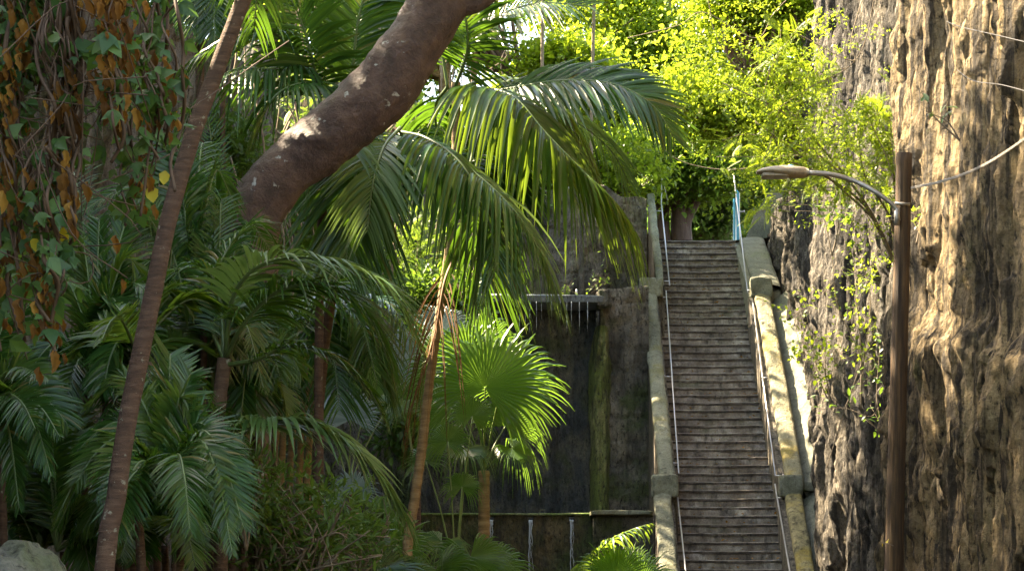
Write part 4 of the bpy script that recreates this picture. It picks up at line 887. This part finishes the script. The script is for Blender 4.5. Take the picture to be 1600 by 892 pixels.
for k, (x, y, D, rx, ry, mt, lab) in enumerate(back):
    pin = mt == 'mid' and k % 2 == 1
    shrub('shrub', lab, (x, min(y+ry*1.2, 860)), D+1, (x, y, rx, ry), 700 if pin else 2300, mt, .30 if pin else .15, leaf_pinnate() if pin else leaf_oval(.24), nst=10, group='shrubs on the back rocks', up=.1, D2=D, clusters=60)
# pale hanging roots and bare stems on the back rock
mb = MB(); 
for q in range(90):
    x = RNG.uniform(300, 780); y0 = RNG.uniform(-150, 250); D = RNG.uniform(48, 59) if x > 480 else RNG.uniform(40, 46); L = RNG.uniform(150, 450)
    mb.tube(bez([P(x+RNG.normal(0, 15), y0+L*i/5, D) for i in range(6)], 25), RNG.uniform(.008, .02), 4)
o = mb.build('hanging_roots', M['twig']); o['kind'] = 'stuff'

# ---- vine curtain at the left
def vine(lab, x, D, y0, y1, spread, nst, ng, nd, ny=0, lsz=.092):
    t = thing('hanging_vine', lab, 'vine', tuple(P(x, y0, D)), 'vines hanging at the left')
    mb = MB(); paths = []
    for q in range(nst):
        xx = x + RNG.normal(0, spread*.45); L = (y1-y0)*RNG.uniform(.6, 1.05); ph = RNG.uniform(0, 9); n = 9
        pts = [P(xx + 10*math.sin(ph+i*1.3)+RNG.normal(0, 5)+(x-xx)*.6*abs(i/8-.2), y0+L*i/(n-1), D+RNG.normal(0, .05)+.1*math.sin(ph+i)) for i in range(n)]
        c = bez(pts, 64); paths.append(c); mb.tube(c, RNG.uniform(.003, .011), 5)
    for q in range(nst//2):
        c = paths[RNG.integers(nst)]; s_ = c[RNG.integers(5, len(c)-5)]; mb.tube(bez([s_, s_+RNG.normal(0, .12, 3), s_+RNG.normal(0, .2, 3)+[0, 0, -.1], s_+RNG.normal(0, .3, 3)], 14), .003, 4)
    mb.build('stem', M['vinestem'], t)
    def put(n, proto, mat, nm, sc, hang, tlo=0, thi=1):
        if not n: return
        pos = np.array([paths[RNG.integers(nst)][int(RNG.uniform(tlo, thi)*(len(paths[0])-1))] for _ in range(n)]) + RNG.normal(0, spread/F*D*.22, (n, 3))
        if hang > .8:
            K = max(3, n//11); cc_ = pos[RNG.integers(0, n, K)]; pos = cc_[RNG.integers(0, K, n)] + RNG.normal(size=(n, 3))*[.045, .05, .13]
        f = rdir(n)*(1-hang)+np.array([0, 0, -hang]); m2 = MB()
        scatter(m2, proto[0], proto[1], pos, f, rdir(n)*.7+[0, -.9, .35], sc*RNG.uniform(.45, 1.3, n)); m2.build(nm, M[mat], t)
    put(int(ng*1.25), leaf_lobed(), 'vine', 'leaves', lsz, .35); put(int(nd*1.7), leaf_dead(), 'dry', 'dried_leaves', lsz*.98, .9, .1, 1); put(ny, leaf_oval(.38), 'yellow', 'yellow_leaves', lsz, .7, .3, .9)
vine('thick leftmost vine mass with dark tangled stems and brown leaves', 20, 12.6, -60, 520, 50, 15, 190, 70, 3)
vine('dense brown vine rope left of the bare rock patch', 100, 12.4, -60, 330, 30, 34, 60, 46, 1)
vine('vine strand with hanging orange brown leaves before the bare rock', 175, 12.2, -60, 240, 24, 8, 50, 70, 2)
vine('vine strand nearest the slim trunk with green lobed leaves', 250, 12.5, -60, 330, 36, 8, 80, 12, 2)
vine('lower vine tangle ending in a big dried golden leaf', 80, 12.3, 230, 560, 42, 10, 80, 50, 3)
vine('thin vine strand crossing beside the slim trunk', 205, 12.9, 60, 460, 50, 4, 60, 10, 2)
vine('top left leafy vine mass', 45, 12.8, -80, 160, 75, 12, 110, 12, 0)

# ---- plants on the right rock face
def sprig(lab, root, D, paths, n, mat, proto, lsz, name='rock_plant', up=.2, tw=.008, jit=.07, group='plants growing on the right cliff', cat='plant', hang=0, dmat='twig', t0=.3):
    b = P(root[0], root[1], D); t = thing(name, lab, cat, tuple(b), group); mb = MB(); cs = []
    for p in paths:
        c = bez(W([(root[0], root[1], D)]+p, D), 30); cs.append(c); mb.tube(c, np.linspace(tw*1.6, tw*.5, len(c)), 5)
        for _ in range(5):
            s_ = c[RNG.integers(int(len(c)*t0), len(c))]; e = s_+RNG.normal(0, jit*4, 3); c2 = bez([s_, (s_+e)/2+RNG.normal(0, jit*.6, 3), e], 12); cs.append(c2); mb.tube(c2, tw*.35, 4)
    mb.build('branch', M[dmat], t)
    k = RNG.integers(0, len(cs), n); pos = np.array([cs[i][int((RNG.uniform(t0, 1))*(len(cs[i])-1))] for i in k]) + RNG.normal(0, jit, (n, 3))
    mb = MB(); scatter(mb, proto[0], proto[1], pos, rdir(n)+[0, 0, up], rdir(n)*.5+[0, -.35, 1], lsz*RNG.uniform(.6, 1.2, n)); mb.build('foliage', M[mat], t); return t
sprig('bright feathery tree leaning from the right cliff above the lamp', (1402, 420), 39.5, [[(1370, 350, 39), (1320, 300, 38.6), (1260, 250, 38.4), (1180, 190, 38.2)], [(1390, 340, 39), (1350, 270, 38.8), (1340, 190, 38.6)], [(1360, 330, 39), (1300, 250, 38.8), (1230, 180, 38.4), (1130, 130, 38.2)], [(1340, 300, 38.8), (1260, 220, 38.8), (1200, 110, 38.4)], [(1402, 330, 39), (1395, 260, 38.8), (1390, 230, 38.6)], [(1350, 320, 39), (1260, 262, 38.6), (1200, 250, 38.4)]],
      800, 'sun', leaf_pinnate(), .34, name='feathery_tree', up=.15, tw=.016, jit=.13, t0=.55, cat='tree')
ft = [o for o in C.objects if o.name == 'feathery_tree'][0]
mb = MB(); n = 9000; cen = np.array(W([(1350, 330, 38.6), (1260, 250, 38.4), (1190, 190, 38.2), (1330, 190, 38.8), (1230, 170, 38.4), (1140, 130, 38.2), (1200, 110, 38.4), (1300, 270, 38.6), (1240, 320, 38.4), (1290, 140, 38.7), (1160, 60, 38.4)])); c2 = cen[RNG.integers(0, len(cen), 170)]+RNG.normal(0, .62, (170, 3))
pos = c2[RNG.integers(0, 170, n)]+RNG.normal(size=(n, 3))*[.15, .15, .06]; pos = pos[(pos[:, 2] > 8.6) | (pos[:, 0] > 5.0)]; n = len(pos); pv, pq = leaf_small(.3); scatter(mb, pv, pq, pos, rdir(n), rdir(n)*.5+[0, -.2, 1], .055*RNG.uniform(.6, 1.3, n)); mb.build('small_leaves', M['sun'], ft)
sprig('bright star shaped leaf sprigs above the pole top', (1403, 330), 38, [[(1400, 280), (1395, 235), (1385, 130)], [(1405, 270), (1412, 215)], [(1390, 260), (1360, 190), (1350, 155)]], 16, 'sun', leaf_whorl(), .24, up=.3, jit=.06)
sprig('yellow green bush on the cliff left of the pole', (1345, 640), 41, [[(1345, 540), (1335, 460), (1315, 420)], [(1350, 560), (1360, 470), (1345, 400)], [(1350, 560), (1385, 500), (1380, 440)], [(1345, 560), (1310, 480), (1300, 400)]], 380, 'sun', leaf_oval(.3), .085, up=.1, jit=.09)
sprig('yellow green sprig near the parapet on the dark rock', (1300, 640), 46, [[(1280, 590), (1270, 540), (1260, 490)], [(1285, 570), (1255, 550), (1245, 520)], [(1290, 580), (1290, 540), (1295, 520)]], 200, 'sun', leaf_oval(.32), .10, up=.1, jit=.08)
sprig('thin twiggy plant with reddish leaves behind the pole', (1385, 760), 40, [[(1380, 680), (1370, 620), (1375, 540)], [(1375, 680), (1330, 640), (1270, 640)], [(1380, 660), (1385, 600), (1365, 560)]], 110, 'bush', leaf_oval(.22), .12, up=.1, jit=.08)
sprig('small plant with broad pale leaf under the lamp arm', (1300, 400), 44, [[(1290, 350), (1280, 330)], [(1310, 350), (1300, 320), (1275, 310)], [(1320, 340), (1330, 310)]], 60, 'mid', leaf_oval(.3), .16, up=.2, jit=.07)
sprig('sprig with white edged leaves on the cliff beyond the wire', (1500, 220), 31, [[(1480, 190), (1455, 178)], [(1462, 185), (1448, 165)]], 9, 'palmpale', leaf_oval(.2), .16, up=.2, jit=.03)
sprig('small fern tuft by the pole below the cable', (1432, 380), 34, [[(1440, 345), (1450, 330)], [(1438, 350), (1428, 330)]], 26, 'sun', leaf_oval(.25), .09, up=.3, jit=.05)
sprig('lone small leaf low on the pole', (1396, 852), 31.7, [[(1385, 848), (1376, 846)]], 3, 'yellow', leaf_oval(.3), .06, up=.1, jit=.01, tw=.004)
# bare hanging lianas
lian = [([(1100, -60), (1120, 60), (1180, 130), (1240, 180), (1330, 300), (1395, 400)], 40), ([(980, 60), (1060, 40), (1100, 20), (1180, 60), (1210, 20), (1260, -30)], 48), ([(1010, 200), (1060, 250), (1150, 265), (1240, 240)], 50),
        ([(1370, -20), (1340, 90), (1260, 140), (1200, 180)], 38), ([(1240, 50), (1330, 95), (1330, 60), (1350, -10)], 40), ([(1292, 730), (1320, 640), (1345, 570)], 41)]
for i, (pp, D) in enumerate(lian):
    mb = MB(); mb.tube(bez(W(pp, D), 50), .008, 5)
    tag(mb.build('liana', M['twig'], None, P(*pp[0], D)), ['long bare liana from the treetops down to the pole', 'looping bare liana high under the yellow canopy', 'bare liana swagged above the stair head', 'thin bare twig slanting left from the cliff top', 'thin looped twig against the upper cliff', 'bare twig slanting up the grey rock between parapet and pole'][i], 'liana', 'bare lianas')

# ---- trees beyond the stair head and on the plateaus
def tree(lab, base, D, crowns, trunks, n, mat, lsz=.13, clump=.45, name='broadleaf_tree', group='trees behind the stair head', dens=44, proto=None, tr=.16, cover=.42, bm='treebark'):
    b = P(base[0], base[1], D); t = thing(name, lab, 'tree', tuple(b), group); mb = MB()
    tot = sum(c[2]*c[3] for c in crowns)
    for tp in trunks:
        c = bez(W([(base[0]+tp[0][0], base[1], D)]+[(p[0], p[1], D+(p[2] if len(p) > 2 else 0)) for p in tp[1:]], D), 24); mb.tube(c, np.linspace(tr*tp[0][1], tr*tp[0][1]*.4, len(c)), 10)
    V = []
    fol = MB(); lim = MB(); pv, pq = proto or leaf_oval(.3)
    for (cx, cy, rx, ry, dd) in crowns:
        c = P(cx, cy, D+dd); R3 = np.array([rx/F*D, max(rx, ry)/F*D*.75, ry/F*D]); m_ = int(n*rx*ry/tot); K = max(8, m_//dens)
        K3 = K*3; cl = c + nrm(RNG.normal(size=(K3, 3)))*R3*(RNG.uniform(.05, 1, (K3, 1))**.42)*1.15
        keep = fbm(cl[:, 0]*.55, cl[:, 1]*.55, cl[:, 2]*.7, 3) > .525; cl = cl[keep][:K] if keep.sum() > 10 else cl[:K]; K = len(cl)
        hub = c - [0, 0, R3[2]*.9]
        for q in cl[::max(1, K//26)]:
            lim.tube(bez([hub, (hub+q)/2+RNG.normal(0, .14, 3)*R3, q], 8), np.linspace(.08, .02, 9), 5)
        i = RNG.integers(0, K, m_); pos = cl[i] + RNG.normal(size=(m_, 3))*clump*np.array([1, 1, .5])*1.0*RNG.uniform(.5, 1.4, (m_, 1))
        scatter(fol, pv, pq, pos, rdir(m_)+[0, 0, -.25], rdir(m_)*.55+[0, 0, 1], lsz*np.clip(RNG.lognormal(0, .38, m_), .45, 2.3))
    mb.build('trunk', M[bm], t); lim.build('limb', M[bm], t); fol.build('crown', M[mat], t); return t
tree('round green tree with stout forked brown trunk right behind the stair head', (1058, 385), 68, [(1060, 255, 85, 55, 0), (1000, 265, 40, 45, 0), (1110, 235, 60, 65, 1)],
     [[(8, 1.9), (1062, 350), (1058, 320), (1040, 270)], [(12, 1.4), (1070, 350), (1082, 325), (1110, 270)], [(-24, 1.3), (1031, 345), (1022, 290)], [(-15, .8), (1040, 345), (1045, 300)]], 40000, 'mid', .11)
tree('deep green tree at the centre behind the stair rail', (1110, 385), 74, [(1110, 300, 60, 55, 0), (1150, 250, 55, 60, 0), (1100, 350, 40, 22, 0)], [[(0, 1), (1112, 330), (1108, 280)]], 18000, 'deep', .15)
tree('tall yellow green tree filling the top centre', (960, 385), 72, [(930, 60, 130, 110, 0), (1040, 90, 110, 110, 1), (880, 170, 80, 90, 0), (1000, 190, 90, 70, 0)], [[(0, 1), (955, 250), (930, 100)], [(10, .9), (985, 240), (1020, 80)]], 80000, 'sun', .105)
tree('yellow lit tree overhanging from the right cliff top', (1290, 250), 58, [(1180, 60, 120, 90, 0), (1240, 150, 70, 70, 0), (1130, 140, 80, 70, 0), (1260, 30, 60, 60, 0)], [[(0, .8), (1250, 160), (1200, 60)]], 56000, 'sun', .095)
tree('darker green tree behind the cliff edge at the top right', (1300, 330), 70, [(1280, 90, 60, 130, 0), (1180, 270, 60, 50, 4), (1230, 180, 70, 80, 0)], [[(0, .8), (1285, 200), (1280, 80)]], 20000, 'mid', .15)
tree('leafy tree above the upper wall between palm fronds', (860, 330), 66, [(840, 120, 90, 120, 0), (790, 30, 80, 90, 0), (900, 240, 60, 45, -1), (975, 270, 35, 45, -1)], [[(0, 1.6), (850, 180), (840, 60)], [(-15, .7), (822, 180), (800, 30)]], 50000, 'sun', .11)
tree('pale barked fig tree above the back rock', (700, 300), 66, [(690, 30, 100, 100, 0), (620, 90, 80, 110, 0)], [[(0, 2.0), (700, 200), (690, 60)], [(25, 1.0), (735, 180), (745, 60)], [(-40, 1.0), (650, 180), (640, 60)]], 20000, 'mid', .14, bm='tanbark')
tree('green tree over the back rock at the upper left', (520, 220), 66, [(520, 40, 120, 120, 0), (430, 10, 80, 100, -2)], [[(0, 1.2), (525, 120), (520, 20)]], 18000, 'mid', .14)
tree('far pale green tree seen low through the stair gap', (1090, 390), 100, [(1060, 330, 120, 50, 0), (1180, 330, 60, 60, 0)], [[(0, 1), (1090, 340), (1092, 300)]], 8000, 'mid', .25)
for i, (x, lab) in enumerate(((926, 'slender pale stem right of the fig tree'), (847, 'slender grey stem rising beside the fig tree'), (922, 'short slender stem near the wall top'))):
    pass
for lab, pp in (('thin straight pale stem high between the yellow leaves', [(925, 330), (924, 190), (927, 60), (930, -60)]), ('thin grey post like stem left of the yellow leaves', [(846, 330), (847, 120), (848, 0), (849, -80)])):
    t = thing('sapling', lab, 'sapling', tuple(P(*pp[0], 63)), 'saplings on the wall top'); mb = MB(); mb.tube(bez(W(pp, 63), 20), .042, 8); mb.build('trunk', M['twig'], t)
    mb = MB(); c = P(pp[-1][0], -110, 63); n = 900; pos = c+RNG.normal(size=(n, 3))*[1.2, 1.2, .6]; pv, pq = leaf_oval(.3); scatter(mb, pv, pq, pos, rdir(n), rdir(n)*.5+[0, 0, 1], .2); mb.build('crown', M['mid'], t)
# big spreading trees rooted on the left and far plateaus: they lean over the gorge above the frame and dapple it
def shade_tree(lab, base, crown, n=5000, lsz=.34, tr=.35):
    b = np.array(base, float); t = thing('spreading_tree', lab, 'tree', tuple(b), 'tall trees on the gorge rim')
    mb = MB(); fol = MB(); (cx, cy, cz, rx, ry, rz) = crown; c = np.array([cx, cy, cz]); R3 = np.array([rx, ry, rz])
    mb.tube(bez([b, b*.5+c*.5+[-.5, 0, .5], c-[0, 0, rz*.5]], 20), np.linspace(tr, tr*.5, 21), 12)
    K = 46; cl = c+nrm(RNG.normal(size=(K, 3)))*R3*(RNG.uniform(.05, 1, (K, 1))**.45)
    for q in cl[::3]: mb.tube(bez([c-[0, 0, rz*.6], (c+q)/2+RNG.normal(0, .3, 3), q], 8), np.linspace(.13, .03, 9), 5)
    i = RNG.integers(0, K, n); pos = cl[i]+RNG.normal(size=(n, 3))*[.62, .62, .28]; pv, pq = leaf_oval(.3)
    scatter(fol, pv, pq, pos, rdir(n)+[0, 0, -.2], rdir(n)*.5+[0, 0, 1], lsz*RNG.uniform(.7, 1.2, n))
    mb.build('trunk', M['treebark'], t); fol.build('crown', M['mid'], t)

# litter on the steps and in the flume
mb = MB(); n = 260; ks = RNG.integers(16, 64, n); pos = []
for k in ks:
    xl, xr = edges(int(k)); u = RNG.beta(.6, .6); pos.append([xl+.05+u*(xr-xl-.1), stepD(int(k))+RNG.uniform(-.01, .12), stepZ(int(k))+.022])
pv, pq = leaf_oval(.3, .2, -.3); scatter(mb, pv, pq, np.array(pos), rdir(n)*[1, 1, .1], rdir(n)*.3+[0, 0, 1], RNG.uniform(.04, .085, n))
o = mb.build('fallen_leaves', M['dry']); o['kind'] = 'stuff'

for lab, (x, y), D in (('small fern tuft growing on the flume beside the nozzle', (884, 462), 57.6), ('small green tuft on the stone block below the upper wall', (945, 445), 57.3), ('tiny plant on the end of the left parapet top', (1018, 345), 64.2), ('small weed at the top edge of the upper wall', (1005, 292), 60.2)):
    sprig(lab, (x, y), D, [[(x-6, y-7), (x-12, y-9)], [(x+5, y-8), (x+10, y-10)], [(x, y-10), (x+2, y-16)]], 40, 'mid', leaf_oval(.25), .10, name='wall_plant', up=.3, tw=.005, jit=.04, group='small plants on the masonry')
SUN_DIR = (-.58, .33, .745); SUN = 5.0; SKY = .11; EXPO = 3.12
SHADE = [
 ('spreading tree on the left rim above the lower stairs', (-8.5, 58, 12.4), (-6.3, 59, 20, 2.6, 3.4, 2, 3000)),
 ('spreading tree on the left rim above the middle stairs', (-8, 64, 12.4), (-5.6, 64.5, 20.5, 2.6, 2.6, 2, 3000)),
 ('tall tree far behind the upper wall', (-5, 70, 12.8), (-3.8, 69, 20.5, 2.6, 2.6, 2.4, 2800)),
 ('spreading tree on the left rim over the middle of the gorge', (-9, 49, 12.4), (-6.8, 50, 20, 2.6, 3.4, 2, 1700)),
 ('spreading tree on the left rim beyond the street lamp', (-9, 41, 12.4), (-6.6, 42, 20, 2.8, 3.6, 2, 3600)),
 ('spreading tree on the left rim near the street lamp', (-9, 33.5, 12.4), (-6.6, 35.5, 19.6, 3.0, 3.6, 1.8, 3500)),
 ('spreading tree on the left rim behind the slim palm', (-11, 24, 12.4), (-8.8, 27, 17, 3, 5, 2, 2300)),
]
for (lab, b, c) in SHADE: shade_tree(lab, b, c[:6], n=c[6])
# ================================================================== LIGHT, SKY, CAMERA
sc = bpy.context.scene
w = bpy.data.worlds.new('World'); sc.world = w; w.use_nodes = True; nt = w.node_tree; nt.nodes.clear()
out = nt.nodes.new('ShaderNodeOutputWorld'); bg = nt.nodes.new('ShaderNodeBackground'); sky = nt.nodes.new('ShaderNodeTexSky')
sky.sky_type = 'NISHITA'; sky.sun_disc = False
sd = nrm(np.array(SUN_DIR)); el = math.asin(sd[2]); az = math.atan2(sd[0], sd[1])
sky.sun_elevation = el; sky.sun_rotation = az; sky.air_density = 1.0; sky.dust_density = 1.5; sky.ozone_density = 1.0
nt.links.new(sky.outputs[0], bg.inputs[0]); bg.inputs[1].default_value = SKY; nt.links.new(bg.outputs[0], out.inputs[0])
ld = bpy.data.lights.new('sun', 'SUN'); ld.energy = SUN; ld.angle = math.radians(.5); ld.color = (1, .93, .80)
lo = bpy.data.objects.new('sun', ld); C.objects.link(lo); lo.rotation_euler = Vector(sd).to_track_quat('Z', 'Y').to_euler(); lo.location = (0, 30, 60)
cd = bpy.data.cameras.new('camera'); cam = bpy.data.objects.new('camera', cd); C.objects.link(cam); sc.camera = cam
cam.location = (0, 0, CH); cam.rotation_euler = (math.radians(90), 0, 0); cd.sensor_width = 36; cd.lens = 36*F/1600
cd.shift_y = (HY-446)/1600; cd.clip_start = .5; cd.clip_end = 5000
sc.render.engine = 'CYCLES'; cy = sc.cycles; cy.max_bounces = 8; cy.diffuse_bounces = 4; cy.glossy_bounces = 2; cy.transmission_bounces = 5; cy.transparent_max_bounces = 8
cy.use_denoising = True; cy.use_adaptive_sampling = True; cy.adaptive_threshold = .02; cy.caustics_reflective = False; cy.caustics_refractive = False; cy.sample_clamp_indirect = 6
vs = sc.view_settings; vs.view_transform = 'Standard'; vs.look = 'None'; vs.gamma = 1; vs.exposure = EXPO; vs.use_curve_mapping = False
vs.use_white_balance = True; vs.white_balance_temperature = 8300; vs.white_balance_tint = 12
